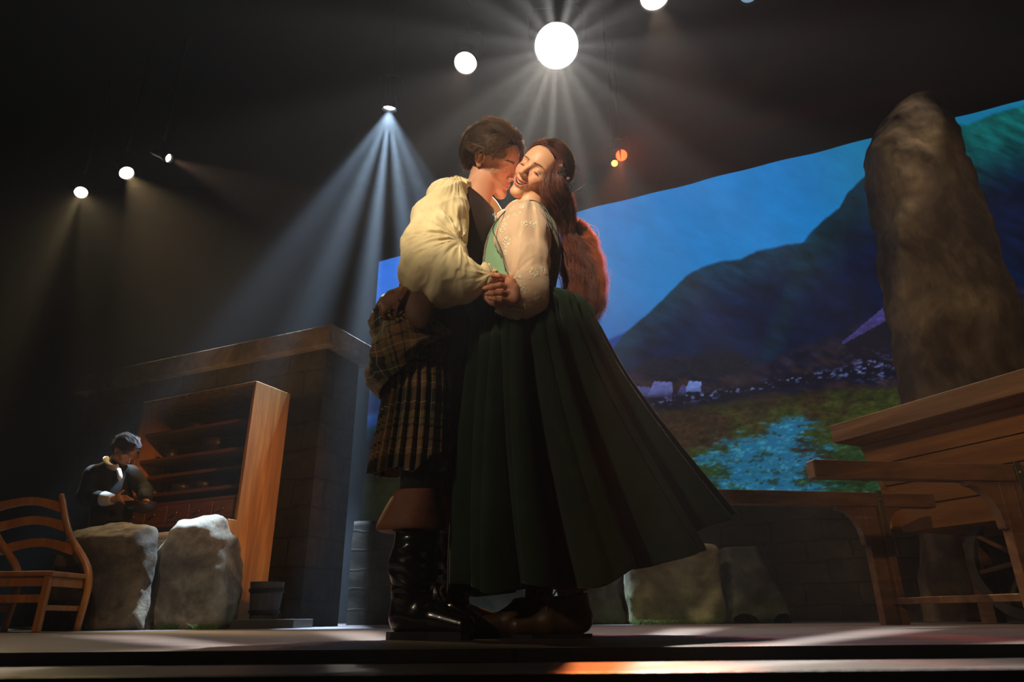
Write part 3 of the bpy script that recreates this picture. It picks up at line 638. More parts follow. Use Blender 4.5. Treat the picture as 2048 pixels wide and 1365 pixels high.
# ================================================================== TRESTLE STAND
T1 = np.array([P(1740, 1000, 4.25)[0], 4.25, 0]); T2 = np.array([P(2008, 940, 3.42)[0], 3.42, 0])
ts = thing('trestle', 'dark brown wooden trestle with two long cross arms and curved brackets', 'trestle', tuple(T1)); BASE[ts.name] = T1
strapm = M('steel_strap', (120, 108, 84), (150, 136, 108), rough=0.35, metal=0.8)
for T, (lx, ly, lY), zt0, ext in ((T1, (1410, 980, 4.07), None, 0.42), (T2, (1618, 922, 3.26), None, 0.5)):
    Lp = P(lx, ly, lY); d_ = T[:2]-Lp[:2]; Ld = np.linalg.norm(d_); d_ = np.array([*(d_/Ld), 0]); ztop = Lp[2]; nd = np.array([d_[1], -d_[0], 0])
    hh = 0.085; a_ = np.array([Lp[0], Lp[1], ztop-hh/2]); e_ = np.array([T[0], T[1], ztop-hh/2])+d_*ext
    ar = MB().beam(a_, e_, 0.07, hh).build('cross_arm', dwood, ts, bevel=0.006)
    top = np.array([T[0], T[1], ztop-0.01])
    MB().beam((T[0]-0.035*d_[0], T[1]-0.035*d_[1], 0), (T[0]-0.035*d_[0], T[1]-0.035*d_[1], ztop-hh), 0.055, 0.085, upv=tuple(d_)).build('leg', dwood, ts, bevel=0.004)
    MB().beam((T[0]+0.035*d_[0]+0.03*nd[0], T[1]+0.035*d_[1]+0.03*nd[1], 0), (T[0]+0.035*d_[0]+0.03*nd[0], T[1]+0.035*d_[1]+0.03*nd[1], ztop-hh), 0.05, 0.045, upv=tuple(d_)).build('leg', dwood, ts, bevel=0.004)
    q = T+nd*0.062+d_*0.022
    sp_ = MB().beam((q[0], q[1], ztop*0.5), (q[0], q[1], ztop+0.006), 0.006, 0.036, upv=tuple(d_)).build('strap', strapm, ts, bevel=0.001)
    MB().lathe([(0.010, 0), (0.010, 0.006), (0.006, 0.010), (0.001, 0.011)], (q[0]+nd[0]*0.003, q[1]+nd[1]*0.003, ztop-0.045), 12, tuple(nd)).build('bolt', strapm, sp_)
    for sg, R_ in ((-1, 0.17), (1, 0.12)):   # curved bracket: quarter-round cut
        st = T+d_*(sg*(0.0775 if sg < 0 else 0.058)); n_ = 14; prof = [(0, 0), (R_, 0)]
        prof += [(R_*0.96-(R_*0.82)*sin(t), -0.02-(R_*1.15)*(1-cos(t))) for t in np.linspace(0, pi/2, n_)] + [(0.018+0.0, -R_*1.32), (0, -R_*1.32)]
        Vq = []
        for w_ in (-0.024, 0.024):
            for (x_, z_) in prof: Vq.append(st+d_*(sg*x_)+nd*w_+np.array([0, 0, ztop-hh+z_]))
        K = len(prof); Fq = [tuple(range(K)), tuple(range(2*K-1, K-1, -1))]+[(i, i+K, (i+1) % K+K, (i+1) % K) for i in range(K)]
        mk('bracket', Vq, [f if sg > 0 else f[::-1] for f in Fq], dwood, ts, smooth=False)
MB().beam((T1[0], T1[1]+0.0, 0.125), (T2[0], T2[1], 0.125), 0.03, 0.035).build('stretcher', dwood, ts, bevel=0.002)
# ================================================================== LADDERBACK CHAIR
chw = wood('chair_wood', (150, 90, 38), (205, 134, 64), 4, (4, 4, 0.8), 0.4, coat=0.15)
CY = 4.22; lf = P(8, 1190, CY); rf = P(96, 1190, CY)
seatz = P(60, 1143, CY)[2]; topz = P(120, 990, CY+0.35)[2]; cwid = rf[0]-lf[0]
chx = P(72, 1265, CY)[0]; fx = chx-0.42
ch = thing('ladderback_chair', 'honey-coloured wooden ladderback chair at the edge of the stage', 'chair', (fx+0.21, CY, 0)); BASE[ch.name] = np.array([fx+0.21, CY, 0])
yb2 = CY+0.36
MB().box((fx-0.01, CY-0.02, seatz-0.03), (chx+0.03, yb2, seatz)).build('seat', chw, ch, bevel=0.008)
MB().box((fx+0.02, CY-0.005, seatz-0.085), (chx, CY+0.02, seatz-0.032)).build('seat_rail', chw, ch, bevel=0.003)
MB().box((chx-0.005, CY+0.02, seatz-0.085), (chx+0.018, yb2, seatz-0.032)).build('seat_rail', chw, ch, bevel=0.003)
for x in (fx, chx): MB().beam((x, CY, 0), (x, CY, seatz-0.03), 0.036, 0.036, upv=(1, 0, 0)).build('leg', chw, ch, bevel=0.004)
rr_ = P(121, 990, yb2+0.05); xr = rr_[0]; topz = rr_[2]; xl = xr-0.50
for x, x0 in ((xl, fx+0.0), (xr, chx+0.03)):
    g = MB(); pts = spline([(x0, yb2-0.02, 0), (x0, yb2-0.02, seatz), (x0*0.4+x*0.6, yb2+0.02, seatz+(topz-seatz)*0.5), (x, yb2+0.06, topz)], 24)
    g.tube(pts, np.interp(np.linspace(0, 1, 24), [0, 0.4, 0.96, 1], [0.020, 0.022, 0.020, 0.017]), 12); g.build('leg', chw, ch, smooth=True)
for k, fz in enumerate((0.83, 0.58, 0.30)):
    zc = seatz+(topz-seatz)*fz; yc = yb2-0.02+0.08*fz; fx0 = xl*(0.2+0.8*fz)+(fx)*(0.8-0.8*fz); fx1 = xr*(0.2+0.8*fz)+(chx+0.03)*(0.8-0.8*fz)
    n_ = 25; xs = np.linspace(0, 1, n_); arch = 0.042*np.sin(pi*xs)**1.3; Vq = []
    for dy in (-0.007, 0.007):
        for s_, ar in zip(xs, arch): Vq.append((fx0+(fx1-fx0)*s_, yc+dy+0.015*sin(pi*s_), zc+ar+0.032))
        for s_, ar in zip(xs, arch): Vq.append((fx0+(fx1-fx0)*s_, yc+dy+0.015*sin(pi*s_), zc+ar*1.0-0.032+0.012*sin(pi*s_)))
    A = 0; Fq = []
    for i in range(n_-1):
        Fq += [(i, i+1, n_+i+1, n_+i), (2*n_+i+1, 2*n_+i, 3*n_+i, 3*n_+i+1), (i+1, i, 2*n_+i, 2*n_+i+1), (n_+i, n_+i+1, 3*n_+i+1, 3*n_+i)]
    Fq += [(0, n_, 3*n_, 2*n_), (n_-1, 3*n_-1, 4*n_-1, 2*n_-1)]
    mk('slat', Vq, [f[::-1] for f in Fq], chw, ch, smooth=False)
MB().beam((fx, CY, 0.18), (chx, CY, 0.18), 0.02, 0.045).build('stretcher', chw, ch, bevel=0.003)
for x in (fx, chx+0.01): MB().beam((x, CY, 0.13), (x, yb2-0.02, 0.13), 0.018, 0.03).build('stretcher', chw, ch, bevel=0.003)
# ================================================================== STAGE LIGHTS
housing = M('lamp_housing', (10, 10, 11), (18, 18, 18), rough=0.5, metal=0.3, bump=0)
def lensmat(name, col, st):
    t = NT(name); t.N.remove(t.b); e = t.n('Emission'); e.inputs[0].default_value = (*col, 1); e.inputs[1].default_value = st; t.l(e.outputs[0], t.out.inputs[0]); return t.m
def stage_light(label, pos, tgt, r, col, st, power=0, deg=30, blend=0.6, rays=None, lcol=None, srad=None):
    pos = np.array(pos); ax = np.array(tgt)-pos; ax /= np.linalg.norm(ax)
    t = thing('stage_light', label, 'stage light', tuple(pos), group='stage lights hanging over the set'); BASE[t.name] = pos
    L = r*3.2+0.12
    MB().lathe([(r*0.55, -L), (r*0.8, -L*0.8), (r*0.85, -L*0.3), (r*1.12, -0.05), (r*1.15, 0.03), (r*1.04, 0.03), (r*1.02, -0.03), (r*0.8, -0.045), (r*0.001, -0.05)], pos, 28, tuple(ax), cap_=False).build('housing', housing, t, smooth=True)
    MB().lathe([(r*1.02, -0.02), (r*0.8, -0.004), (r*0.4, 0.008), (r*0.02, 0.011)], pos, 28, tuple(ax), cap_=False).build('lens', lensmat('lens_glow', col, st), t, smooth=True)
    side = np.cross(ax, (0, 0, 1)); side /= np.linalg.norm(side); c0 = pos-ax*L*0.45; w_ = r*1.25+0.03; hgt = r*1.8+0.16
    y_ = MB(); y_.tube([c0-side*w_, c0-side*w_+np.array([0, 0, hgt*0.8]), c0-side*w_*0.8+np.array([0, 0, hgt]), c0+side*w_*0.8+np.array([0, 0, hgt]), c0+side*w_+np.array([0, 0, hgt*0.8]), c0+side*w_], 0.012, 8)
    y_.build('yoke', housing, t, smooth=True)
    MB().tube([c0+np.array([0, 0, hgt-0.02]), (c0[0], c0[1], 8.2)], 0.02, 8).build('hanging_pole', housing, t, smooth=True)
    if power:
        s_ = spot('lamp_beam', tuple(pos+ax*0.05), tuple(np.array(tgt)), power, lcol or col, deg, blend, srad or 0.03, rays=rays)
        s_.parent = t; s_.location = tuple(ax*0.05)
    return t
def aim(px, py, Y): return tuple(P(px, py, Y))
ZL = 6.0
p_ = Pz(1113, 92, ZL); stage_light('brilliant white round stage light high above the couple', p_, (0.05, 1.2, 0.6), 0.235, (0.93, 1.0, 1.0), 60, 4600, 56, 0.9, rays=(17, 0.10, 0.4), lcol=(1.0, 0.97, 0.92))  # gobo added here: its shafts imitate this lamp's lens starburst
bk_ = spot('lamp_hot_beam', tuple(p_+(np.array(P(1040,420,2.1))-p_)*0.03), tuple(P(1040, 430, 2.15)), 7500, (1.0, 0.90, 0.76), 13.0, 0.9, 0.08)
p_ = Pz(779, 215, ZL); stage_light('small blue-white stage light throwing a fan of pale shafts', p_, tuple(p_+np.array([-0.25, 1.1, -4.5])), 0.085, (0.75, 0.85, 1.0), 60, 14000, 76, 0.35, rays=(30, 0.0, 0.5, 'fan'), lcol=(0.5, 0.72, 1.0))
p_ = Pz(931, 126, ZL); stage_light('large warm white round stage light, above the kissing pair, no visible fan', p_, aim(700, 900, 3.2), 0.125, (1.0, 0.86, 0.74), 12, 300, 30, 0.8, lcol=(1.0, 0.6, 0.42))
p_ = Pz(1309, -4, ZL); stage_light('warm white stage light cut by the top edge of the picture', p_, aim(1560, 1256, 4.0), 0.14, (1.0, 0.88, 0.80), 12, 650, 40, 0.8, lcol=(1.0, 0.7, 0.5))
p_ = Pz(1497, -10, ZL); stage_light('faint blue stage light at the very top edge of the picture', p_, aim(1497, 900, 4), 0.09, (0.35, 0.55, 0.8), 0.5)
p_ = Pz(1243, 311, ZL); stage_light('glowing red-orange stage light above the projection screen', p_, tuple(P(1195, 560, 2.15)), 0.075, (1.0, 0.06, 0.012), 5, 9000, 3.4, 0.6, lcol=(1.0, 0.24, 0.06))
spot('red_halo_fill', tuple(p_*0.985), (0.75, 0.3, 0.5), 1300, (1.0, 0.09, 0.02), 30, 1.0, 0.05, rays=(12, 0.3, 0.2))  # unseen spot added for a red halo in the haze around the lamp
p_ = Pz(1229, 327, ZL-0.5); stage_light('small amber stage light just under the red-orange one', p_, tuple(P(1080, 500, 2.1)), 0.04, (1.0, 0.5, 0.08), 4)
p_ = Pz(162, 385, ZL); stage_light('warm stage light nearest the edge in the row of three amber beams', p_, aim(196, 620, p_[1]-2.6), 0.085, (1.0, 0.88, 0.66), 14, 900, 30, 0.6, rays=(44, 0.25, 0.7, 'fan'), lcol=(1.0, 0.74, 0.38))
p_ = Pz(253, 346, ZL); stage_light('warm stage light in the middle of the row of three amber beams', p_, aim(430, 600, p_[1]-1.3), 0.095, (1.0, 0.88, 0.66), 14, 1400, 34, 0.6, rays=(34, 0.35, 2.2, 'fan'), lcol=(1.0, 0.68, 0.34))
p_ = Pz(336, 316, ZL); stage_light('tiny warm stage light, innermost in the row of three amber beams', p_, aim(620, 440, p_[1]-0.3), 0.06, (1.0, 0.88, 0.7), 14, 1100, 26, 0.6, rays=(40, 0.3, 1.2, 'fan'), lcol=(1.0, 0.62, 0.38))

# ================================================================== PEOPLE
class Frame:
    """local head frame: x to the person's left, y forward (face), z up"""
    def __init__(s, o, fwd, upv, sc):
        f = np.array(fwd, float); f /= np.linalg.norm(f); u = np.array(upv, float); u -= f*(u@f); u /= np.linalg.norm(u)
        x = np.cross(f, u); s.R = np.stack([x, f, u], 1); s.o = np.array(o, float); s.s = sc
    def to(s, p): return ((np.asarray(p)-s.o)@s.R/s.s).astype(np.float32)
    def w(s, q): return s.o+(np.asarray(q, float)*s.s)@s.R.T
def camframe(px, py, Y, yaw, roll, sc, pitch=0.0):
    """head at a pixel; yaw: turned towards picture right (+) from facing the camera; roll: crown tilted to the right (+)"""
    o = P(px, py, Y); tc = CAM-o; tc /= np.linalg.norm(tc); r_ = np.cross(-tc, up); r_ /= np.linalg.norm(r_); u_ = np.cross(r_, -tc)
    U = sin(roll)*r_+cos(roll)*u_; Rr = cos(roll)*r_-sin(roll)*u_
    f = cos(yaw)*tc+sin(yaw)*Rr; f, U = cos(pitch)*f+sin(pitch)*U, cos(pitch)*U-sin(pitch)*f
    return Frame(o, f, U, sc)
def mir(p): q = p.copy(); q[:, 0] = np.abs(q[:, 0]); return q
def head_d(p, kind):
    """head surface in head units (metres for an average head)"""
    q = mir(p); fem = kind == 'woman'
    d = ell(p, (0, -0.008, 0.033), (0.072, 0.089, 0.077))
    d = smin(d, ell(p, (0, 0.030, 0.015), (0.060, 0.056, 0.075)), 0.03)
    jw = 0.040 if fem else 0.048
    d = smin(d, ell(p, (0, 0.034, -0.045), (0.046 if fem else 0.052, 0.046, 0.056)), 0.03)
    d = smin(d, sph(p, (0, 0.069 if fem else 0.073, -0.102 if fem else -0.099), 0.0155 if fem else 0.0185), 0.022)
    d = smin(d, sph(q, (jw, 0.010, -0.060), 0.018 if fem else 0.022), 0.03)
    d = smin(d, cap(q, (jw, 0.012, -0.068), (0.010, 0.068, -0.100), 0.010, 0.012), 0.02)
    d = smin(d, ell(q, (0.040, 0.054, -0.022), (0.021, 0.019, 0.017 if fem else 0.018)), 0.018)          # cheekbone
    if fem: d = smin(d, ell(q, (0.034, 0.064, -0.036), (0.015, 0.0155, 0.014)), 0.012)            # smiling cheek
    d = smin(d, cap(q, (0.010, 0.077, 0.022), (0.042, 0.062, 0.020), 0.009 if fem else 0.0115, 0.008), 0.014)
    # sockets
    d = smax(d, -ell(q, (0.031, 0.091, 0.001), (0.0185, 0.0165 if fem else 0.019, 0.0130)), 0.014)
    # nose
    d = smin(d, chain(p, [((0, 0.078, 0.014), 0.0065), ((0, 0.092, -0.008), 0.0068), ((0, 0.1075 if fem else 0.112, -0.030), 0.0085)]), 0.010)
    d = smin(d, ell(p, (0, 0.106 if fem else 0.111, -0.0335), (0.0095, 0.0095, 0.0085)), 0.005)
    d = smin(d, ell(q, (0.0115 if fem else 0.0135, 0.0945, -0.0365), (0.0062, 0.0100, 0.0062)), 0.0085)
    d = smin(d, cap(p, (0, 0.082, -0.042), (0, 0.094, -0.040), 0.008, 0.006), 0.008)
    d = smax(d, -ell(q, (0.0064, 0.0985, -0.0425), (0.0032, 0.0060, 0.0046)), 0.002)
    # eyelids over the eyeballs
    e = sph(q, (0.031, 0.0680, 0.000), 0.0138)
    lid = sph(q, (0.031, 0.0690, -0.0005), 0.0140)
    d = smin(d, smin(e, lid, 0.002), 0.006)
    d = smax(d, -cap(q, (0.020, 0.0865, 0.0075), (0.043, 0.0785, 0.0068), 0.0010), 0.002)            # lid crease
    # muzzle and lips
    d = smin(d, ell(p, (0, 0.062, -0.064), (0.030, 0.0265, 0.022)), 0.018)
    if fem:
        cz = -0.0535
        d = smin(d, chain(q, [((0, 0.0905, -0.0585), 0.0043), ((0.007, 0.0900, -0.0565), 0.0048), ((0.018, 0.0845, -0.0560), 0.0036), ((0.0285, 0.0735, cz), 0.0020)]), 0.004)
        d = smin(d, chain(q, [((0, 0.0880, -0.0770), 0.0056), ((0.012, 0.0855, -0.0748), 0.0053), ((0.0285, 0.0735, cz-0.001), 0.0020)]), 0.004)
        # open smile
        c_ = ell(q*V3(1, 1, 1)-V3(0, 0, 0), (0, 0.085, 0), (1, 1, 1))
        zc = -0.0670+(q[:, 0]/0.0275)**2*0.0125
        hgt = 0.0062*np.clip(1-(q[:, 0]/0.0275)**2, 0, 1)**0.7+0.0001
        slot = np.maximum(np.abs(p[:, 2]-zc)-hgt, np.maximum(q[:, 0]-0.0270, 0.066-p[:, 1]))*0.7
        d = smax(d, -slot, 0.0015)
        d = smin(d, 1e3*np.ones_like(d), 0.001)
        # smile folds
        d = smax(d, -chain(q, [((0.0165, 0.0925, -0.038), 0.0008), ((0.0315, 0.0795, -0.050), 0.0014), ((0.0355, 0.070, -0.062), 0.0006)]), 0.006)
    else:
        d = smin(d, chain(q, [((0, 0.0925, -0.0615), 0.0038), ((0.006, 0.0920, -0.0600), 0.0042), ((0.024, 0.0775, -0.0645), 0.0020)]), 0.004)
        d = smin(d, chain(q, [((0, 0.0905, -0.0715), 0.0055), ((0.010, 0.0875, -0.0710), 0.0050), ((0.024, 0.0775, -0.0660), 0.0020)]), 0.004)
        d = smax(d, -chain(q, [((0, 0.0980, -0.0660), 0.0009), ((0.012, 0.0930, -0.0656), 0.0009), ((0.0255, 0.0800, -0.0655), 0.0008)]), 0.002)
    if not fem: d = smax(d, -ell(p, (0, 0.0935, -0.0845), (0.016, 0.007, 0.004)), 0.008)
    # ears
    er = ell(q, (0.0745, -0.012, -0.001), (0.0045, 0.0150, 0.0250))
    er = smin(er, chain(q, [((0.0735, 0.003, 0.000), 0.0026), ((0.0770, 0.003, 0.016), 0.0034), ((0.0805, -0.008, 0.0265), 0.0036), ((0.0835, -0.023, 0.0215), 0.0038), ((0.0840, -0.0275, 0.006), 0.0036), ((0.0810, -0.0205, -0.014), 0.0034), ((0.0770, -0.0085, -0.0270), 0.0056), ((0.0735, -0.001, -0.0240), 0.0040)]), 0.003)
    er = smin(er, chain(q, [((0.0785, -0.008, 0.014), 0.0026), ((0.0810, -0.0165, 0.008), 0.0030), ((0.0795, -0.0155, -0.010), 0.0028)]), 0.003)
    er = smin(er, sph(q, (0.0745, 0.003, -0.007), 0.0042), 0.003)
    d = smin(d, er, 0.003)
    return d
def neck_mix(d, q, neck): return smin(d, neck(q), 0.018)
SKIN = {'woman': ((232, 176, 138), (206, 104, 92), (74, 48, 34)), 'man': ((212, 158, 128), (176, 92, 82), (60, 40, 28))}
def head_colour(q, kind):
    base, lip, brow = [lin(c) for c in SKIN[kind]]
    c = np.ones((len(q), 3))*base; x = np.abs(q[:, 0])
    def blend(c, col, w): return c*(1-w[:, None])+np.asarray(col)*w[:, None]
    fem = kind == 'woman'
    ck = np.exp(-((x-0.040)/0.018)**2-((q[:, 2]+0.028)/0.018)**2)*(q[:, 1] > 0.03); c = blend(c, lin((224, 128, 104) if fem else (204, 122, 98)), ck*(0.45 if fem else 0.2))
    nz = np.exp(-(x/0.012)**2-((q[:, 2]+0.034)/0.010)**2-((q[:, 1]-0.11)/0.012)**2); c = blend(c, lin((222, 138, 112)), nz*0.4)
    if fem:
        zl = -0.0575+(x/0.0285)**2*0.004; up_ = np.exp(-((q[:, 2]-zl)/0.0042)**4); zl2 = -0.0765+(x/0.0285)**2*0.023; lo_ = np.exp(-((q[:, 2]-zl2)/0.0052)**4)
        w = np.clip(up_+lo_, 0, 1)*(q[:, 1] > 0.070)*np.clip((0.0305-x)/0.002, 0, 1)
        c = blend(c, lip, w*0.9)
        inn = (q[:, 1] < 0.0765)*(q[:, 1] > 0.05)*(np.abs(q[:, 2]+0.0670-(x/0.0275)**2*0.0125) < 0.0066*np.clip(1-(x/0.0275)**2, 0, 1)**0.7)*(x < 0.0255); c = blend(c, lin((70, 22, 20)), inn.astype(float))
        ld = np.exp(-((x-0.031)/0.013)**4-((q[:, 2]-0.006)/0.007)**2)*(q[:, 1] > 0.07); c = blend(c, lin((200, 142, 112)), ld*0.6)
    else:
        w = np.exp(-((q[:, 2]+0.0665-(x/0.024)**2*0.001)/(0.0085*np.clip(1.1-(x/0.026)**2, 0.05, 1)))**4)*(q[:, 1] > 0.074)*(x < 0.025)
        c = blend(c, lip, w*0.85)
        jaw = np.clip((-0.045-q[:, 2])/0.03, 0, 1)*(q[:, 1] > 0.0)*(1-w); c = blend(c, lin((176, 122, 96)), jaw*0.45)    # shaven beard shadow
    bz = 0.0215-((x-0.028)/0.022)**2*0.004+(x-0.028)*0.10
    bw_ = np.exp(-((q[:, 2]-bz)/(0.0030 if fem else 0.0042))**2)*(q[:, 1] > 0.055)*np.clip((x-0.009)/0.004, 0, 1)*np.clip((0.047-x)/0.006, 0, 1)
    c = blend(c, brow, bw_*(0.28 if fem else 0.5))
    return c
def march(f, p, dirn, n=40):
    p = np.array(p, np.float32); dirn = np.array(dirn, np.float32)
    for _ in range(n): p = p+dirn*np.clip(f(p), -0.01, 0.02)[:, None]*0.8
    return p
def skinmat():
    t = NT('skin'); at = t.n('Attribute', attribute_name='Col'); t.l(at.outputs['Color'], t.b.inputs['Base Color'])
    v = t.coords((1, 1, 1)); t.l(t.bump(t.noise(v, 420, 3, 0.6), 0.08, 0.0006), t.b.inputs['Normal'])
    t.b.inputs['Subsurface Weight'].default_value = 0.10; t.b.inputs['Subsurface Radius'].default_value = (1, 0.35, 0.2); t.b.inputs['Subsurface Scale'].default_value = 0.006
    t.set(rough=0.45, spec=0.35); return t.m
skin = skinmat()
def hairmat(name, c1, c2, rough=0.38, tl=0.28, tc=None):
    t = NT(name); at = t.n('Attribute', attribute_name='Col'); t.l(t.ramp(at.outputs['Fac'], [(0.0, c1), (1.0, c2)]), t.b.inputs['Base Color'])
    t.set(rough=rough, spec=0.6); t.b.inputs['Subsurface Weight'].default_value = 0.0
    tr = t.n('BsdfTranslucent'); t.l(t.ramp(at.outputs['Fac'], [(0.0, c2), (1.0, tc or [min(255, int(x*1.5+20)) for x in c2])]), tr.inputs['Color'])
    mx = t.n('MixShader'); mx.inputs[0].default_value = tl; t.l(t.b.outputs[0], mx.inputs[1]); t.l(tr.outputs[0], mx.inputs[2]); t.l(mx.outputs[0], t.out.inputs[0])
    return t.m
def combine(parts):
    """several (V,Q,col) islands of one body into one mesh"""
    V = []; Q = []; C = []; n = 0
    for v, q, c in parts: V.append(v); Q.append(q+n); C.append(c); n += len(v)
    return np.concatenate(V), np.concatenate(Q), np.concatenate(C)
def plain(V, kind, tint=1.0): return np.ones((len(V), 3))*lin(SKIN[kind][0])*tint
def head_part(fr, kind, neckpts, h=0.0016):
    nk = [(fr.to(np.array([a]))[0], r/fr.s) for a, r in neckpts]
    def f(q):
        d = head_d(q, kind)
        n_ = chain(q, nk); return smin(d, n_, 0.010)
    lo = np.array([-0.095, -0.12, -0.135]); hi = np.array([0.095, 0.135, 0.13])
    e = np.array([a for a, r in nk]); 
    lo2 = np.minimum(lo, e.min(0)-0.08); hi2 = np.maximum(hi, e.max(0)+0.08)
    V, Q = nets(f, lo2, hi2, h/fr.s, B=12)
    return fr.w(V), Q, head_colour(V, kind), f
def lashes(name, fr, kind, parent, mat):
    for sx in (-1, 1):
        g = []; a = np.radians(np.linspace(-58, 62, 46)); el = np.radians(-24+8*np.cos(a*1.4)-8)
        c = V3(sx*0.031, 0.0684, -0.0003); r_ = 0.0143
        pts = c+r_*np.stack([sx*np.sin(a)*np.cos(el), np.cos(a)*np.cos(el), np.sin(el)], 1)
        g.append(pts); k = MB(); k.tube(fr.w(pts), np.interp(np.linspace(0, 1, 46), [0, 0.3, 0.85, 1], [0.0002, 0.0005, 0.0008, 0.0003])*(1.2 if kind == 'woman' else 0.9), 6)
        o = k.build(name, mat, parent, smooth=True)
        P_ = []; c = V3(sx*0.031, 0.0684, -0.0003)
        for i in range(6, 46, 1 if kind == 'woman' else 2):
            n_ = (pts[i]-c)/0.0143; L = (0.0055 if kind == 'woman' else 0.003)*(0.6+0.5*i/46)
            s = np.linspace(0, 1, 5)[:, None]; dirn = n_*0.9+V3(sx*0.25*(i/46), 0, -0.45)
            P_.append(pts[i]+dirn*L*s+V3(0, 0, 0.35)*L*s*s)
        P_ = np.array(P_); sh = fr.w(P_.reshape(-1, 3)).reshape(P_.shape)
        strands('eyelashes', sh, 0.00028, mat, parent, 0.2, shade=np.zeros(len(P_)))
    return o
def eyebrows(fr, kind, f, parent, mat, seed=2, n=150):
    r = np.random.RandomState(seed); fem = kind == 'woman'
    for sx in (-1, 1):
        st = []; x = r.uniform(0.009, 0.047, n); z = 0.0215-((x-0.028)/0.022)**2*0.004+(x-0.028)*0.10+r.normal(size=n)*(0.0010 if fem else 0.0018)*np.clip(1.3-(x-0.01)/0.04, 0.3, 1)
        p = march(f, np.stack([sx*x, 0.11+0*x, z], 1), (0, -1, 0))
        L = r.uniform(0.004, 0.0075, n); dx = 0.9; dz = np.clip(0.45-(x-0.01)*16, -0.3, 0.45)
        s = np.linspace(0, 1, 4)
        q = p[:, None]+np.stack([sx*dx*L[:, None]*s, -0.30*L[:, None]*s*(x[:, None]/0.03)+0.0006, dz[:, None]*L[:, None]*s], -1)
        st.append(q)
        st = np.concatenate(st); w_ = fr.w(st.reshape(-1, 3)).reshape(st.shape)
        strands('eyebrow', w_, 0.00022 if fem else 0.00042, mat, parent, 0.3)
def scalp_hair(fr, n, seed, flow, steps, step, lift, wave, region, hs=(0.076, 0.098, 0.090), hc=(0, -0.012, 0.037), clump=60, jit=0.004):
    """strands that leave the scalp and lie over the head: flow(p)->direction, all in head units"""
    r = np.random.RandomState(seed); d = r.normal(size=(n*4, 3)); d /= np.linalg.norm(d, axis=1)[:, None]
    hs = np.array(hs); hc = np.array(hc); p = hc+d*hs; p = p[region(p)][:n]; n = len(p)
    # clumps share wave phase
    cl = r.normal(size=(clump, 3)); cl /= np.linalg.norm(cl, axis=1)[:, None]; cl = hc+cl*hs
    ci = ((p[:, None]-cl[None])**2).sum(-1).argmin(1); ph = r.uniform(0, 2*pi, clump)[ci]; fq = r.uniform(0.8, 1.25, clump)[ci]; am = r.uniform(0.5, 1.3, clump)[ci]; lf = r.uniform(0.45, 1.6, clump)[ci]
    own = r.uniform(0.8, 1.0, n); jt = r.normal(size=(n, 3))*jit
    path = []; cur = p.copy(); cen = cl[ci]
    for k in range(steps):
        s = k/(steps-1); nr = (cur-hc)/hs**2; nr /= np.linalg.norm(nr, axis=1)[:, None]
        path.append(cur+nr*(lift(s)*lf*own)[:, None]+jt*s)
        dr = flow(cur, s); dr = dr-nr*(dr*nr).sum(1)[:, None]; dr /= np.linalg.norm(dr, axis=1)[:, None]+1e-9
        sd_ = np.cross(nr, dr); w_ = np.sin(s*wave[0]*fq+ph)*wave[1]*am*min(1, s*2.5)
        mv = dr+sd_*w_[:, None]; mv /= np.linalg.norm(mv, axis=1)[:, None]
        cen_pull = (cen-p)*0.045*s
        cur = cur+mv*step+cen_pull
        q = (cur-hc)/hs; cur = hc+q/np.linalg.norm(q, axis=1)[:, None]*hs
    X = np.stack(path, 1); shade = np.clip(r.rand(n)*0.6+0.4*(r.rand(clump)[ci]), 0, 1)
    return fr.w(X.reshape(-1, 3)).reshape(X.shape), shade
def guide_hair(guides, n, seed, curl, fr_amp=1.0):
    """guides: rows (px,py,Y,radius_m). strands fill the tube with their own curls"""
    r = np.random.RandomState(seed); K = 40; G = spline([[*P(a, b, Y), R] for a, b, Y, R in guides], K); c = G[:, :3]; R = G[:, 3]
    t = np.gradient(c, axis=0); t /= np.linalg.norm(t, axis=1)[:, None]; n1 = np.cross(t, (0, 1, 0.05)); n1 /= np.linalg.norm(n1, axis=1)[:, None]; n2 = np.cross(t, n1)
    ncl = 34; ca = r.uniform(0, 2*pi, ncl); cr = np.sqrt(r.rand(ncl)); k = r.randint(0, ncl, n)
    u = cr[k]*np.cos(ca[k])+r.normal(size=n)*0.13; w = cr[k]*np.sin(ca[k])+r.normal(size=n)*0.13
    s = np.linspace(0, 1, K); L = np.linalg.norm(np.diff(c, axis=0), axis=1).sum()
    fq = r.uniform(0.8, 1.2, ncl)[k]*curl[0]*L; ph = r.uniform(0, 2*pi, ncl)[k]; am = (r.uniform(0.5, 1.3, ncl)[k]*curl[1])
    sp = 1+0.0*s; oa = u[:, None]*R[None]+am[:, None]*np.sin(fq[:, None]*s*2*pi+ph[:, None])*np.clip(s*3, 0, 1)
    ob = w[:, None]*R[None]+am[:, None]*np.cos(fq[:, None]*s*2*pi+ph[:, None])*np.clip(s*3, 0, 1)
    nz = r.normal(size=(n, 3, 2)); wob = (nz[:, None, :, 0]*np.sin(s*9+nz[:, :1, 1]*5)[..., None]*0.004*fr_amp)
    end = r.uniform(0.72, 1.0, n); X = c[None]+oa[..., None]*n1[None]+ob[..., None]*n2[None]+wob
    # shorten by resampling
    Kn = 26; q = np.linspace(0, 1, Kn)[None]*end[:, None]*(K-1); i = np.clip(q.astype(int), 0, K-2); f = (q-i)[..., None]
    X = np.take_along_axis(X, i[..., None], 1)*(1-f)+np.take_along_axis(X, (i+1)[..., None], 1)*f
    return X, np.clip(0.5*r.rand(n)+0.5*r.rand(ncl)[k], 0, 1)
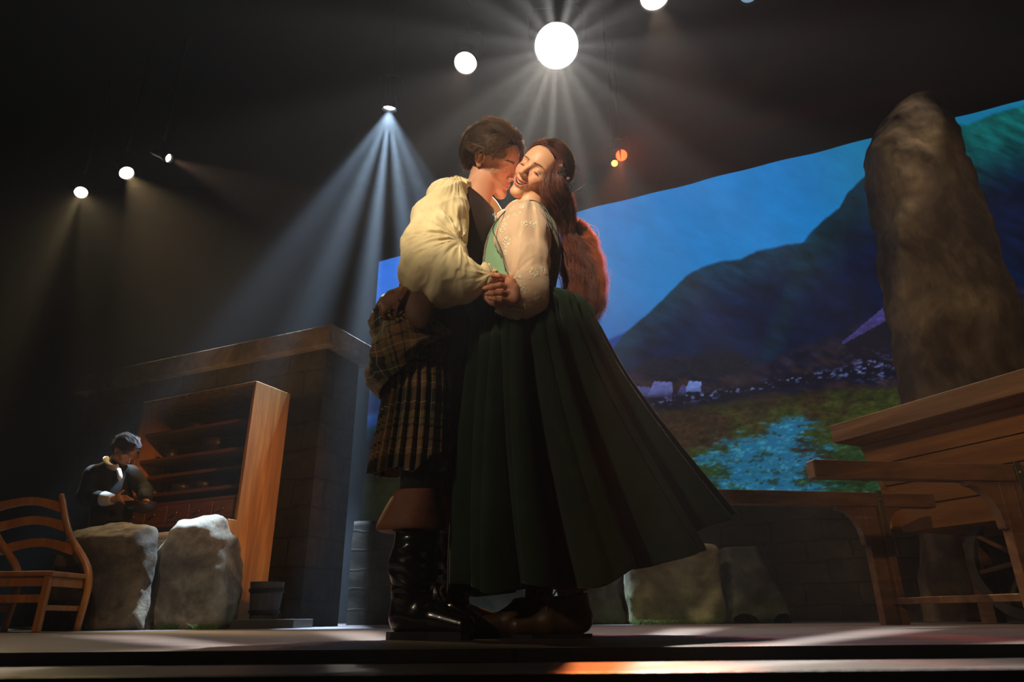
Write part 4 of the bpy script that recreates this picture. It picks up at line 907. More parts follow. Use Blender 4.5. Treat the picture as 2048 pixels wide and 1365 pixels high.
def limbs(parts, h, lo, hi, k=0.03, B=8):
    def f(p):
        d = None
        for c in parts:
            e = chain(p, c); d = e if d is None else smin(d, e, k)
        return d
    return nets(f, lo, hi, h, B=B)
def bbox(parts, m=0.15):
    a = np.array([x[0] for c in parts for x in c]); return a.min(0)-m, a.max(0)+m
# ------------------------------------------------------------------ the embracing man
MB0 = np.array([P(850, 1283, 2.06)[0], 2.08, 0])
MF = camframe(986, 322, 2.15, radians(60), radians(12), 1.05, radians(-7))
def q3(px, py, Y): return tuple(P(px, py, Y))
neck_m = [(MF.w((0, -0.022, -0.03)), 0.050), (P(956, 392, 2.16), 0.053), (P(944, 430, 2.16), 0.064)]
Vh, Qh, Ch, mf = head_part(MF, 'man', neck_m)
hipm = P(858, 655, 2.10)
tors = [(P(868, 640, 2.10), 0.10), (P(885, 560, 2.11), 0.12), (P(915, 470, 2.13), 0.125), (P(930, 430, 2.15), 0.09)]
shR, shL = P(893, 408, 2.02), P(962, 425, 2.29)
elR, wrR = P(852, 566, 1.90), P(962, 562, 1.87)
kneR, ankR = P(838, 985, 2.02), P(822, 1235, 2.02); kneL, ankL = P(905, 985, 2.18), P(905, 1225, 2.2)
parts = [tors, [(shR, 0.052), (shL, 0.065)], [(shR, 0.046), (elR, 0.040), (wrR, 0.028)],
         [(shL, 0.055), (P(1010, 540, 2.34), 0.043), (P(1075, 545, 2.2), 0.03)],
         [(hipm+np.array([0, -0.05, 0]), 0.07), (kneR, 0.050), (ankR, 0.034)], [(hipm+np.array([0, 0.06, 0]), 0.07), (kneL, 0.050), (ankL, 0.034)],
         [(ankR, 0.036), (ankR+np.array([0.12, -0.03, -0.03]), 0.03)], [(ankL, 0.036), (ankL+np.array([0.12, -0.01, -0.03]), 0.03)]]
Vb, Qb = limbs(parts, 0.009, *bbox(parts))
def hand_sdf(wr, fingers, palm, thumb):
    """fingers: lists of points (MCP, PIP, DIP, tip) ; palm: two points + radii box-ish"""
    def f(p):
        d = None
        for c in palm:
            e = chain(p, c); d = e if d is None else smin(d, e, 0.010)
        for fg, r_ in fingers:
            e = chain(p, [(x, r_*k) for x, k in zip(fg, (1.0, 1.02, 0.92, 0.78))])
            for j in (1, 2): e = smin(e, sph(p, fg[j], r_*1.06), 0.003)
            d = smin(d, e, 0.0035)
        for th in thumb: d = smin(d, chain(p, th), 0.004)
        return d
    return f
# his hand, closed under her fingers
hx, hy, hY = 988, 578, 1.885
def hp(dx, dy, dY=0.0): return np.array(P(hx+dx, hy+dy, hY+dY))
palm = [[(wrR, 0.027), (hp(-14, -6), 0.027)], [(hp(-14, -12), 0.020), (hp(12, -16), 0.017)], [(hp(-14, 2), 0.022), (hp(14, 4), 0.018)], [(hp(-10, 14), 0.018), (hp(10, 20), 0.014)]]
fing = [([hp(16, -20), hp(34, -22, -0.01), hp(36, -14, 0.03), hp(22, -12, 0.035)], 0.0088), ([hp(16, -6), hp(36, -6), hp(38, 0, 0.03), hp(20, 0, 0.035)], 0.0090),
        ([hp(16, 6), hp(34, 8), hp(34, 12, 0.03), hp(20, 10, 0.035)], 0.0085), ([hp(12, 18), hp(28, 20), hp(28, 22, 0.025), hp(16, 20, 0.03)], 0.0075)]
thmb = [[(hp(-12, 16), 0.016), (hp(-2, 27, -0.012), 0.0125), (hp(14, 30, -0.022), 0.0105), (hp(27, 25, -0.024), 0.0085)]]
fh = hand_sdf(wrR, fing, palm, thmb); allp = np.array([x for fg, _ in fing for x in fg]+[wrR])
Vd, Qd = nets(fh, allp.min(0)-0.06, allp.max(0)+0.06, 0.0022)
V_, Q_, C_ = combine([(Vh, Qh, Ch), (Vb, Qb, plain(Vb, 'man')), (Vd, Qd, plain(Vd, 'man', np.array([1.0, 0.86, 0.84])))])
man = mk('person', V_, Q_, skin, base=MB0, col=C_)
tag(man, 'person in cream shirt and tartan kilt, nuzzling the cheek of the person in green', 'person')
browm = M('brow_hair', (44, 30, 22), (60, 42, 30), rough=0.6, bump=0)
lashm = M('lash_hair', (20, 14, 12), (30, 20, 16), rough=0.5, bump=0)
eyebrows(MF, 'man', mf, man, hairmat('brow_strands', (56, 40, 28), (90, 66, 46)), 2, 150)
lashes('lash_line', MF, 'man', man, lashm)
# hair, swept back in loose waves with curls at the nape
hm_m = hairmat('brown_hair', (44, 33, 23), (150, 116, 78))
def reg_m(p):
    x, y, z = p.T; return (z > 0.064+0.35*np.clip(y-0.055, 0, 1)) | ((y < 0.022) & (z > 0.028)) | ((y < -0.028) & (z > -0.055))
def flow_m(p, s):
    x, y, z = p.T; d = np.zeros_like(p); d[:, 0] = np.sign(x+0.012)*(0.65-0.4*s); d[:, 1] = -0.75+0.5*(y > 0.0)*(z < 0.08); d[:, 2] = -0.25-0.75*(z < 0.08)
    m_ = (z < 0.036) & (np.abs(y) < 0.05); d[m_, 2] = -0.12; d[m_, 1] = -1.0
    return d
capf = lambda q: np.maximum(ell(q, (0, -0.006, 0.036), (0.082, 0.096, 0.083)), np.maximum(-(q[:, 2]-0.032+0.9*(0.030-np.minimum(q[:, 1], 0.030))*1.0), q[:, 1]-0.078-0.5*(q[:, 2]-0.095)))
def hair_cap(fr, f, mat, parent, disp=0.010, seed=1):
    def g(q): return f(q)+disp*fbm(q*V3(38, 24, 30)+seed, 3)
    V, Q = nets(g, (-0.12, -0.14, -0.14), (0.12, 0.13, 0.16), 0.0035)
    return V, Q
Vc, Qc = hair_cap(MF, capf, hm_m, man)
HSM, HCM = (0.077, 0.090, 0.078), (0, -0.005, 0.035)
Xs, sh = scalp_hair(MF, 7500, 5, flow_m, 26, 0.0041, lambda s: 0.007+0.022*np.sin(min(1, s*1.25)*pi*0.62), (11.5, 1.35), reg_m, HSM, HCM, clump=64, jit=0.0018)
X2, sh2 = scalp_hair(MF, 1500, 9, flow_m, 16, 0.0072, lambda s: 0.008+0.024*s, (13, 1.3), lambda p: (p[:, 1] < -0.03) & (p[:, 2] < 0.02) & (p[:, 2] > -0.055), HSM, HCM, clump=36, jit=0.008)
def off_face(fr, X, sh):
    q = fr.to(X.reshape(-1, 3)).reshape(X.shape); bad = ((q[..., 1] > 0.048) & (q[..., 2] < 0.062) & (np.abs(q[..., 0]) < 0.055)).any(1); return X[~bad], sh[~bad]
Xs, sh = off_face(MF, Xs, sh)
hair = mk('hair', MF.w(Vc), Qc, hairmat('brown_hair_mass', (26, 17, 12), (40, 27, 18)), man, col=np.full((len(Vc), 3), 0.3))
strands('hair_strands', Xs, 0.00055, hm_m, hair, 0.35, shade=sh); strands('nape_curls', X2, 0.0005, hm_m, hair, 0.35, shade=sh2)
def flyaway(fr, n, seed, c, hs, mat, parent, amt=0.03, side=None):
    r = np.random.RandomState(seed); d = r.normal(size=(n, 3)); d[:, 2] = abs(d[:, 2]); d[:, 1] = -abs(d[:, 1])*1.0+0.1; d /= np.linalg.norm(d, axis=1)[:, None]
    p = np.array(c)+d*np.array(hs); s = np.linspace(0, 1, 10)[None, :, None]; fl = np.array([0, -0.9, -0.35])+r.normal(size=(n, 3))*0.35; t = fl-d*(fl*d).sum(1)[:, None]; t /= np.linalg.norm(t, axis=1)[:, None]
    X = p[:, None]+t[:, None]*0.05*s*r.uniform(0.4, 1, (n, 1, 1))+d[:, None]*(amt*(s-s*s*0.8)*1.2-0.012*s*s)*r.uniform(0.2, 1, (n, 1, 1))
    return strands('flyaway_hair', fr.w(X.reshape(-1, 3)).reshape(X.shape), 0.00035, mat, parent, 0.4)
halo = hairmat('backlit_hair', (56, 42, 30), (124, 94, 66), tl=0.5, tc=(250, 214, 170))  # bright see-through tint on added outer strands stands in for rim light
flyaway(MF, 1900, 4, (0, -0.005, 0.036), (0.097, 0.109, 0.098), halo, hair, 0.014)
Xr, shr = scalp_hair(MF, 2000, 55, flow_m, 22, 0.0040, lambda s: 0.020+0.010*np.sin(s*2), (10, 1.1), lambda p: (p[:, 2] > 0.078) | ((p[:, 1] < -0.06) & (p[:, 2] > 0.0)), HSM, HCM, clump=60, jit=0.005)
Xr, shr = off_face(MF, Xr, shr); strands('rim_light_wisps', Xr, 0.00042, halo, hair, 0.4, shade=shr)  # wisps added over the hair to carry the rim light
flyaway(MF, 90, 14, (0, -0.005, 0.036), (0.096, 0.108, 0.098), halo, hair, 0.026)
# ------------------------------------------------------------------ the embraced woman
WB0 = np.array([P(1070, 1283, 2.02)[0], 2.02, 0])
WF = camframe(1079, 348, 2.06, radians(-31), radians(33), 0.99, radians(2))
neck_w = [(WF.w((0, -0.012, -0.035)), 0.048), (P(1062, 398, 2.09), 0.047), (P(1052, 436, 2.10), 0.052)]
Vh, Qh, Ch, wf = head_part(WF, 'woman', neck_w)
hipw = P(1045, 640, 2.08)
torsw = [(P(1045, 640, 2.08), 0.09), (P(1045, 575, 2.09), 0.088), (P(1042, 500, 2.10), 0.105), (P(1045, 440, 2.11), 0.075)]
sL, sR = P(1060, 445, 2.02), P(1020, 450, 2.22)
eL, wL = P(1062, 600, 1.93), P(1022, 590, 1.875)
knL, anL = P(1125, 960, 2.04), P(1148, 1225, 2.04); knR, anR = P(1070, 960, 2.14), P(1075, 1225, 2.17)
partsw = [torsw, [(sL, 0.05), (sR, 0.05)], [(sL, 0.042), (eL, 0.036), (wL, 0.024)], [(sR, 0.042), (P(985, 470, 2.36), 0.036), (P(960, 440, 2.3), 0.026)],
          [(hipw+np.array([0.03, -0.05, 0]), 0.08), (knL, 0.05), (anL, 0.028)], [(hipw+np.array([0, 0.07, 0]), 0.08), (knR, 0.05), (anR, 0.028)],
          [(anL, 0.032), (anL+np.array([-0.12, -0.05, -0.045]), 0.024)], [(anR, 0.032), (anR+np.array([-0.12, -0.03, -0.045]), 0.024)]]
Vb, Qb = limbs(partsw, 0.009, *bbox(partsw))
def wp(px, py, dY=0.0): return np.array(P(px, py, 1.842+dY))
fingw = [([wp(1014, 556, .006), wp(998, 552, -0.006), wp(983, 551, -.006), wp(970, 551, .004)], 0.0086), ([wp(1019, 574), wp(1000, 571, -0.016), wp(984, 574, -0.016), wp(970, 577, -.002)], 0.0090),
         ([wp(1019, 588), wp(1002, 586, -0.018), wp(987, 587, -0.018), wp(975, 588, -.004)], 0.0086), ([wp(1017, 601), wp(1002, 600, -0.014), wp(990, 599, -0.014), wp(979, 597, -.002)], 0.0078)]
palmw = [[(wL, 0.023), (wp(1020, 578, 0.01), 0.021)], [(wp(1022, 566, .008), 0.017), (wp(1014, 558, .008), 0.0115)], [(wp(1028, 580, .006), 0.019), (wp(1020, 576, .004), 0.013)], [(wp(1030, 592, .004), 0.017), (wp(1019, 590, .002), 0.012)], [(wp(1030, 600, .004), 0.014), (wp(1018, 600, .002), 0.011)]]
thw = [[(wp(1020, 562, 0.012), 0.012), (wp(1006, 556, 0.024), 0.0105), (wp(994, 560, 0.03), 0.009)]]
fh = hand_sdf(wL, fingw, palmw, thw); allp = np.array([x for fg, _ in fingw for x in fg]+[wL])
Vd, Qd = nets(fh, allp.min(0)-0.05, allp.max(0)+0.05, 0.0018)
V_, Q_, C_ = combine([(Vh, Qh, Ch), (Vb, Qb, plain(Vb, 'woman')), (Vd, Qd, plain(Vd, 'woman', np.array([0.92, 0.74, 0.70])))])
wom = mk('person', V_, Q_, skin, base=WB0, col=C_)
tag(wom, 'person in green dress with long auburn ponytail, smiling with closed eyes', 'person')
# nails, teeth
nailm = M('nail', (226, 170, 150), rough=0.25, bump=0)
for fg, r_ in fingw:
    tip = np.array(fg[3]); pr_ = np.array(fg[2]); ax = tip-pr_; ax /= np.linalg.norm(ax); tc = CAM-tip; tc -= ax*(tc@ax); tc /= np.linalg.norm(tc); sd_ = np.cross(ax, tc)
    a = np.arange(14)/14*2*pi; V = [tip+tc*(r_*0.80)+tc*0.0004]+[tip+tc*(r_*0.80-0.0018*abs(cos(x))**2)+ax*sin(x)*0.0056+sd_*cos(x)*0.0042 for x in a]
    V2 = [v-tc*0.0012 for v in V]; K = 15
    Fq = [(0, 1+i, 1+(i+1) % 14) for i in range(14)]+[(K, K+1+(i+1) % 14, K+1+i) for i in range(14)]+[(1+i, K+1+i, K+1+(i+1) % 14, 1+(i+1) % 14) for i in range(14)]
    mk('fingernail', V+V2, Fq, nailm, wom)
g = MB()
xs = np.linspace(-0.022, 0.022, 9)
for i in range(8):
    x0, x1 = xs[i]-0.0001, xs[i+1]+0.0001; xc = (x0+x1)/2; yc = 0.0862-(xc/0.0275)**2*0.0095; zt_ = -0.0585+(xc/0.0275)**2*0.010; hh = 0.0115*(1-abs(xc)/0.06)
    ang_ = -math.atan2(2*xc/0.0275**2*0.0095, 1); n_ = 7; V = []
    for yy in (0, -0.003):
        for zz_ in (0, -1):
            for k in range(n_):
                t = k/(n_-1)*2-1; V.append((xc+(x1-x0)/2*t*(1-0.12*(zz_ < 0)), yc+yy-0.0009*t*t+ang_*(x1-x0)/2*t*0.9, zt_+zz_*hh*(1-0.10*t*t)))
    V = WF.w(V); F_ = []
    for k in range(n_-1): F_ += [(k, n_+k, n_+k+1, k+1), (2*n_+k, 2*n_+k+1, 3*n_+k+1, 3*n_+k), (k, k+1, 2*n_+k+1, 2*n_+k), (n_+k+1, n_+k, 3*n_+k, 3*n_+k+1)]
    F_ += [(0, 2*n_, 3*n_, n_), (n_-1, 2*n_-1, 4*n_-1, 3*n_-1)]
    g.add(V, F_)
g.build('teeth', M('teeth', (244, 236, 220), rough=0.2, bump=0), wom, smooth=True)
eyebrows(WF, 'woman', wf, wom, hairmat('brow_strands_brown', (84, 54, 38), (120, 80, 56)), 6, 95)
lashes('lash_line', WF, 'woman', wom, lashm)
hm_w = hairmat('auburn_hair', (54, 26, 20), (138, 70, 48)); hm_d = hairmat('dark_auburn_hair', (72, 44, 40), (172, 112, 96))
def reg_w(p):
    x, y, z = p.T; return (z > 0.070+0.55*np.clip(y-0.045, 0, 1)) | ((y < 0.028) & (z > 0.0)) | ((y < -0.02) & (z > -0.045))
def flow_w(p, s):
    x, y, z = p.T; d = np.zeros_like(p); d[:, 0] = np.sign(x)*(0.9*(z > 0.06)); d[:, 1] = -0.85; d[:, 2] = -0.55
    return d
capw = lambda q: np.maximum(ell(q, (0, -0.016, 0.038), (0.080, 0.103, 0.092)), np.maximum(-(q[:, 2]-0.020+1.2*(0.030-np.minimum(q[:, 1], 0.030))), q[:, 1]-0.064-0.55*(q[:, 2]-0.090)))
Vc, Qc = hair_cap(WF, capw, hm_w, wom, 0.004, 3)
hairw = mk('hair', WF.w(Vc), Qc, hairmat('auburn_hair_mass', (42, 22, 18), (60, 34, 26)), wom, col=np.full((len(Vc), 3), 0.4))
Xs, sh = scalp_hair(WF, 4200, 15, flow_w, 18, 0.0100, lambda s: 0.004+0.010*np.sin(min(1, s*1.2)*pi*0.6), (6, 0.22), reg_w, hs=(0.075, 0.097, 0.087), clump=80, jit=0.003)
strands('hair_strands', Xs, 0.0005, hm_d, hairw, 0.4, shade=sh)
# side curtain below the clip, then the long curly tail
gA = [(1120, 318, 2.005, 0.008), (1112, 342, 1.975, 0.022), (1108, 374, 1.985, 0.038), (1118, 410, 2.05, 0.048), (1130, 445, 2.09, 0.036), (1134, 470, 2.11, 0.026)]
XA, shA = guide_hair(gA, 2200, 21, (5, 0.004)); strands('hair_curtain', XA, 0.0005, hm_d, hairw, 0.5, shade=shA)
gB = [(1130, 440, 2.12, 0.028), (1140, 475, 2.13, 0.030), (1152, 520, 2.14, 0.056), (1162, 570, 2.14, 0.066), (1168, 615, 2.13, 0.062), (1176, 655, 2.13, 0.034)]
XB, shB = guide_hair(gB, 4200, 23, (11, 0.010), 1.6); strands('ponytail', XB, 0.0005, hm_w, hairw, 0.4, shade=shB)
gC = [(1148, 450, 2.15, 0.020), (1168, 480, 2.16, 0.030), (1182, 530, 2.16, 0.032), (1188, 580, 2.15, 0.034), (1192, 625, 2.14, 0.026)]
XC, shC = guide_hair(gC, 1800, 27, (15, 0.013), 2.6); strands('ponytail_rim', XC, 0.00042, hairmat('rim_lit_hair', (150, 74, 40), (224, 130, 80), tl=0.6), hairw, 0.4, shade=shC)  # orange strands paint the rim light along the edge of the tail
flyaway(WF, 900, 8, (0, -0.014, 0.038), (0.086, 0.107, 0.099), halo, hairw, 0.007)
Xr, shr = scalp_hair(WF, 2200, 57, flow_w, 14, 0.0085, lambda s: 0.0135+0.004*s, (6, 0.3), lambda p: (p[:, 2] > 0.090) & (p[:, 1] < 0.03), (0.075, 0.097, 0.087), clump=60, jit=0.003)
strands('rim_light_wisps', Xr, 0.0004, halo, hairw, 0.4, shade=shr)
flyaway(WF, 50, 18, (0, -0.014, 0.038), (0.083, 0.104, 0.096), halo, hairw, 0.02)
lo_ = []
for (pts) in ([(1152, 335, 2.1), (1166, 350, 2.1), (1170, 368, 2.1), (1150, 382, 2.1)], [(1140, 318, 2.1), (1158, 336, 2.1), (1162, 360, 2.1), (1151, 378, 2.1)], [(1068, 281, 2.05), (1085, 290, 2.05), (1110, 292, 2.07), (1138, 306, 2.1)], [(1148, 384, 2.1), (1155, 385, 2.1), (1164, 386, 2.1), (1171, 387, 2.1)]):
    lo_.append(spline([P(*p) for p in pts], 14)); lo_.append(spline([P(p[0]-2, p[1]+2, p[2]) for p in pts], 14))
strands('loose_locks', np.array(lo_), 0.0006, hm_w, hairw, 0.4)
# hair ornament: small dark leaves and pink blossoms on the braid
gm = M('ornament_leaf', (22, 30, 28), (40, 52, 46), rough=0.5, bump=0); pk = M('ornament_blossom', (196, 140, 160), (230, 180, 196), rough=0.6, bump=0)
def blob(name, pts, r, mat, parent):
    g = MB()
    for c in pts:
        for k in range(5):
            a = k*2*pi/5; d = np.array([cos(a), -0.35, sin(a)])*r
            pp = np.array(c)+d; g.lathe([(0.001, -r*0.3), (r*0.55, -r*0.1), (r*0.5, r*0.2), (0.001, r*0.3)], pp, 8, (cos(a), -1, sin(a)))
    return g.build(name, mat, parent, smooth=True)
blob('blossom', [P(1122, 331, 1.935), P(1136, 357, 1.95)], 0.004, pk, hairw)
blob('leaf_sprig', [P(1119, 343, 1.94), P(1128, 349, 1.94), P(1134, 364, 1.95), P(1127, 339, 1.94), P(1140, 374, 1.97)], 0.006, gm, hairw)
# ================================================================== CLOTHES
def cloth(name, c1, c2, weave=900, rough=0.9, bump=0.25, sheen=0.2, sc=14, trans=0.0):
    t = NT(name); v = t.coords((1, 1, 1)); t.l(t.ramp(t.noise(v, sc, 4), [(0.3, c1), (0.7, c2)]), t.b.inputs['Base Color'])
    t.l(t.bump(t.noise(v, weave, 2, 0.8), bump, 0.001), t.b.inputs['Normal']); t.set(rough=rough, sheen=sheen, spec=0.2)
    if trans:
        tr = t.n('BsdfTranslucent'); tr.inputs['Color'].default_value = rgba(c2); mx = t.n('MixShader'); mx.inputs[0].default_value = trans
        t.l(t.b.outputs[0], mx.inputs[1]); t.l(tr.outputs[0], mx.inputs[2]); t.l(mx.outputs[0], t.out.inputs[0])
    return t.m
def leather(name, c1, c2, rough=0.45, coat=0.1, sc=20):
    t = NT(name); v = t.coords((1, 1, 1)); t.l(t.ramp(t.noise(v, sc, 5, 0.6), [(0.3, c1), (0.7, c2)]), t.b.inputs['Base Color'])
    t.l(t.bump(t.noise(v, 160, 4, 0.6), 0.18, 0.001), t.b.inputs['Normal']); t.set(rough=rough, coat=coat); return t.m
def tartan():
    t = NT('tartan'); tc = t.n('TexCoord'); sp = t.n('SeparateXYZ'); t.l(tc.outputs['UV'], sp.inputs[0]); cols = []
    K = (34, 30, 24); B_ = (52, 50, 52); Br = (140, 104, 70); Kh = (120, 106, 64); Li = (190, 170, 128)
    st = [(0, Br), (0.16, K), (0.19, Br), (0.30, Li), (0.318, Br), (0.40, K), (0.56, B_), (0.62, Li), (0.636, B_), (0.70, K), (0.76, Kh), (0.86, K), (0.885, Kh), (0.95, K)]
    for ax in (0, 1):
        m_ = t.n('Math', operation='MULTIPLY'); t.l(sp.outputs[ax], m_.inputs[0]); m_.inputs[1].default_value = 4.8
        f_ = t.n('Math', operation='FRACT'); t.l(m_.outputs[0], f_.inputs[0]); cols.append(t.ramp(f_.outputs[0], st, 'CONSTANT'))
    # twill: alternate warp and weft
    w = t.n('TexWave', wave_type='BANDS', bands_direction='DIAGONAL'); t.l(tc.outputs['UV'], w.inputs['Vector']); w.inputs['Scale'].default_value = 160
    c = t.mix(0.5, cols[0], cols[1]); t.l(c, t.b.inputs['Base Color']); t.l(t.bump(w.outputs['Fac'], 0.15, 0.001), t.b.inputs['Normal'])
    t.set(rough=0.9, sheen=0.25, spec=0.15); return t.m
def ridge(n): return 1-np.abs(n*4).clip(0, 1)
def polar(p, c, ka, kr, seed):
    """folds radiating from the world point c, seen from the front"""
    q = p-np.array(c); a = np.arctan2(q[:, 2], q[:, 0]); r_ = np.sqrt(q[:, 0]**2+q[:, 2]**2)
    return fbm(np.stack([a*ka, r_*kr+q[:, 1]*9, np.full_like(a, seed)], -1), 3, 0.45), r_
cream = cloth('cream_linen', (226, 206, 158), (240, 224, 180), 700, 0.85, 0.2, 0.1, trans=0.12)
# ---- his shirt sleeve
crook = P(920, 484, 1.88); shp = P(915, 335, 2.0); cuffp = P(984, 558, 1.87)
slv = [(P(914, 378, 2.06), 0.048), (P(894, 399, 2.02), 0.072), (P(880, 445, 1.97), 0.092), (P(868, 502, 1.93), 0.100), (P(864, 545, 1.905), 0.097), (P(893, 560, 1.885), 0.084), (P(928, 566, 1.875), 0.060), (P(956, 561, 1.87), 0.033)]
cuf = [(P(956, 561, 1.87), 0.031), (P(971, 558, 1.87), 0.036)]
def sleeve_d(p):
    d = chain(p, slv[:5], 0.02); d = smin(d, chain(p, slv[4:], 0.02), 0.02); d = smin(d, chain(p, cuf), 0.008)
    n1, r1 = polar(p, crook, 2.6, 7, 1.5); n2, r2 = polar(p, shp, 6.5, 4, 4.5); n3, r3 = polar(p, cuffp, 3.4, 9, 8.5)
    w1 = np.exp(-(r1/0.17)**2)*(1-np.exp(-(r1/0.035)**2)); w2 = np.exp(-(r2/0.17)**2)*1.0; w3 = np.exp(-(r3/0.085)**2)
    f_ = (ridge(n1)-0.5)*0.028*w1+(ridge(n2)-0.5)*0.012*np.clip(w2+0.25, 0, 1)+(ridge(n3)-0.5)*0.010*w3
    q4 = fbm(np.stack([p[:, 0]*2.5+p[:, 2]*2.5, p[:, 2]*8-p[:, 0]*11, p[:, 1]*2], -1), 2); f_ = f_+(ridge(q4)-0.5)*0.012
    return d-f_-0.003*fbm(p*9, 3)
a_ = np.array([x for x, r in slv+cuf]); V, Q = nets(lambda p: sleeve_d(p)*0.8, a_.min(0)-0.13, a_.max(0)+0.13, 0.0032, margin=0.02)
mk('shirt_sleeve', V, Q, cream, man)
# shoulder seam and buttoned collar edge
seam = spline([P(850, 398, 1.93), P(872, 402, 1.905), P(900, 408, 1.905), P(925, 402, 1.93), P(935, 412, 1.97)], 30)
fsl = [(shL, 0.075), (P(1005, 500, 2.33), 0.078), (P(1012, 545, 2.345), 0.070), (P(1060, 548, 2.24), 0.045)]
V, Q = nets(lambda p: chain(p, fsl, 0.02)-0.008*fbm(p*11, 3), np.array([x for x, r in fsl]).min(0)-0.12, np.array([x for x, r in fsl]).max(0)+0.12, 0.008); mk('shirt_sleeve', V, Q, cream, man)
# ---- waistcoat
vm = cloth('waistcoat_wool', (30, 17, 14), (44, 26, 20), 500, 0.85, 0.3, 0.05)
tv = [(P(862, 640, 2.11), 0.135), (P(885, 560, 2.12), 0.135), (P(915, 470, 2.14), 0.14), (P(926, 420, 2.15), 0.118)]
pA = P(938, 372, 2.05); pn = np.array([0.62, -0.25, 0.74]); pn /= np.linalg.norm(pn)
pB_ = P(962, 400, 2.0)
def vest_d(p):
    d = chain(p, tv, 0.03); d = smin(d, cap(p, tuple(np.array(shR)*0.55+np.array(shL)*0.45), tuple(shL), 0.080), 0.03)
    q = p-np.array(pB_); d = smax(d, q@pn.astype(np.float32)-0.026, 0.008)
    return d-0.006*fbm(p*V3(16, 16, 7), 3)
V, Q = nets(vest_d, P(820, 700, 1.9)-0.15, P(1010, 340, 2.3)+0.12, 0.0045)
mk('waistcoat', V, Q, vm, man)
nl = [(P(946, 374, 2.05)), (P(952, 392, 2.02)), (P(966, 410, 2.0)), (P(984, 428, 2.0)), (P(1000, 444, 2.02))]
linen = cloth('white_linen', (236, 226, 204), (248, 240, 222), 700, 0.8, 0.1, trans=0.1)
g = MB(); 
for px, py in ((987, 430), (991, 441)): g.lathe([(0.0045, 0), (0.0045, 0.002), (0.001, 0.003)], P(px, py, 1.985), 12, (0.2, -1, -0.4))
g.build('button', M('pewter_button', (200, 190, 170), rough=0.3, metal=0.9, bump=0), man)
# dark coat skirts that hang in front of the kilt
X, a, v = rows_loft([(596, 812, 958, 2.10, 0.13), (640, 820, 946, 2.11, 0.13), (700, 842, 943, 2.12, 0.13), (800, 862, 940, 2.13, 0.13), (962, 872, 936, 2.14, 0.12)], 90, 120, lambda a, v: 0.006*np.sin(a*9+2)*v)
gridmesh('waistcoat_skirt', X, vm, man, thick=0.003)
X, a, v = rows_loft([(860, 800, 930, 2.10, 0.13), (905, 803, 928, 2.10, 0.14), (962, 806, 925, 2.10, 0.145)], 40, 120, lambda a, v: 0.008*np.sin(a*11)*v)
gridmesh('breeches', X, cloth('dark_breeches', (26, 18, 14), (36, 26, 20)), man, thick=0.003)
# ---- kilt
tart = tartan()
def drape(name, mat, parent, Yc, cx0, z0, a0, b0, left, right, b1, zf, fold, nu=420, nv=120, thick=0.003, Yf=None, uvs=1.0, bpow=1.0, front_b=None):
    """hanging cloth: silhouette columns left/right as (px,py) lists; zf(cos,sin)->hem height; fold(phi,v)"""
    L = np.array([P(x, y, Yc) for x, y in left]); R = np.array([P(x, y, Yc) for x, y in right])
    phi = np.arange(nu)/nu*2*pi; c, s = np.cos(phi), np.sin(phi); v = np.linspace(0, 1, nv)[:, None]; zh = zf(c, s)
    zl = zf(np.array([-1.]), np.array([0.]))[0]; zr = zf(np.array([1.]), np.array([0.]))[0]
    vl = (z0-L[:, 2])/(z0-zl); vr = (z0-R[:, 2])/(z0-zr)
    xl = np.interp(v[:, 0], vl, L[:, 0])[:, None]; xr = np.interp(v[:, 0], vr, R[:, 0])[:, None]
    xl = np.apply_along_axis(lambda k: np.convolve(np.pad(k, 6, 'edge'), np.ones(13)/13, 'valid'), 0, xl); xr = np.apply_along_axis(lambda k: np.convolve(np.pad(k, 6, 'edge'), np.ones(13)/13, 'valid'), 0, xr)
    cx = (xl+xr)/2; ax = (xr-xl)/2; by = b0+(b1-b0)*v**bpow
    if front_b is not None: by = np.where(s[None] < 0, b0+(front_b-b0)*v**bpow, by)
    d = fold(phi[None], v)
    X = np.empty((nv, nu, 3)); X[..., 0] = cx+(ax+d)*c[None]; X[..., 1] = Yc+(by+d)*s[None]; X[..., 2] = z0+(zh[None]-z0)*v
    seg = np.linalg.norm(np.roll(X, -1, 1)-X, axis=-1); U = np.cumsum(seg, 1)-seg; U = np.concatenate([U], 1)
    vs = np.concatenate([np.zeros((1, nu)), np.cumsum(np.linalg.norm(np.diff(X, axis=0), axis=-1), 0)])
    um = (phi[None]/(2*pi))*(seg.sum(1)[nv*3//4])*np.ones((nv, 1))
    uv = np.stack([um, vs], -1)*uvs
    # close with a seam: duplicate the first column so that UVs do not wrap
    X = np.concatenate([X, X[:, :1]], 1); uv = np.concatenate([uv, uv[:, :1]+np.array([seg.sum(1)[nv*3//4]*uvs, 0])], 1)
    return gridmesh(name, X, mat, parent, closed=False, uv=uv, thick=thick), X
def pleat(n, seed=0.0):
    def f(phi, v):
        t = (phi*n/(2*pi)+0.25*np.sin(phi*2+seed)+0.03*np.sin(v*6+phi*5)) % 1.0
        saw = np.where(t < 0.82, t/0.82, (1-t)/0.18); return (saw-0.5)*(0.006+0.022*v)
    return f
zk0 = P(845, 640, 2.10)[2]; zkl = P(745, 948, 2.10)[2]; zkr = P(905, 897, 2.10)[2]
def zf_k(c, s):
    return zkl+(zkr-zkl)*np.clip((c+1)/2, 0, 1)+np.where(s < 0, -s*(-0.045), 0)+0.03*np.exp(-((c-0.15)/0.25)**2)*(s < 0)*-1
drape('kilt', tart, man, 2.10, 0, zk0, 0.12, 0.13, [(778, 640), (772, 700), (772, 800), (760, 870), (745, 948)], [(905, 640), (912, 700), (914, 800), (914, 897)], 0.18, zf_k, pleat(30), 700, 120)
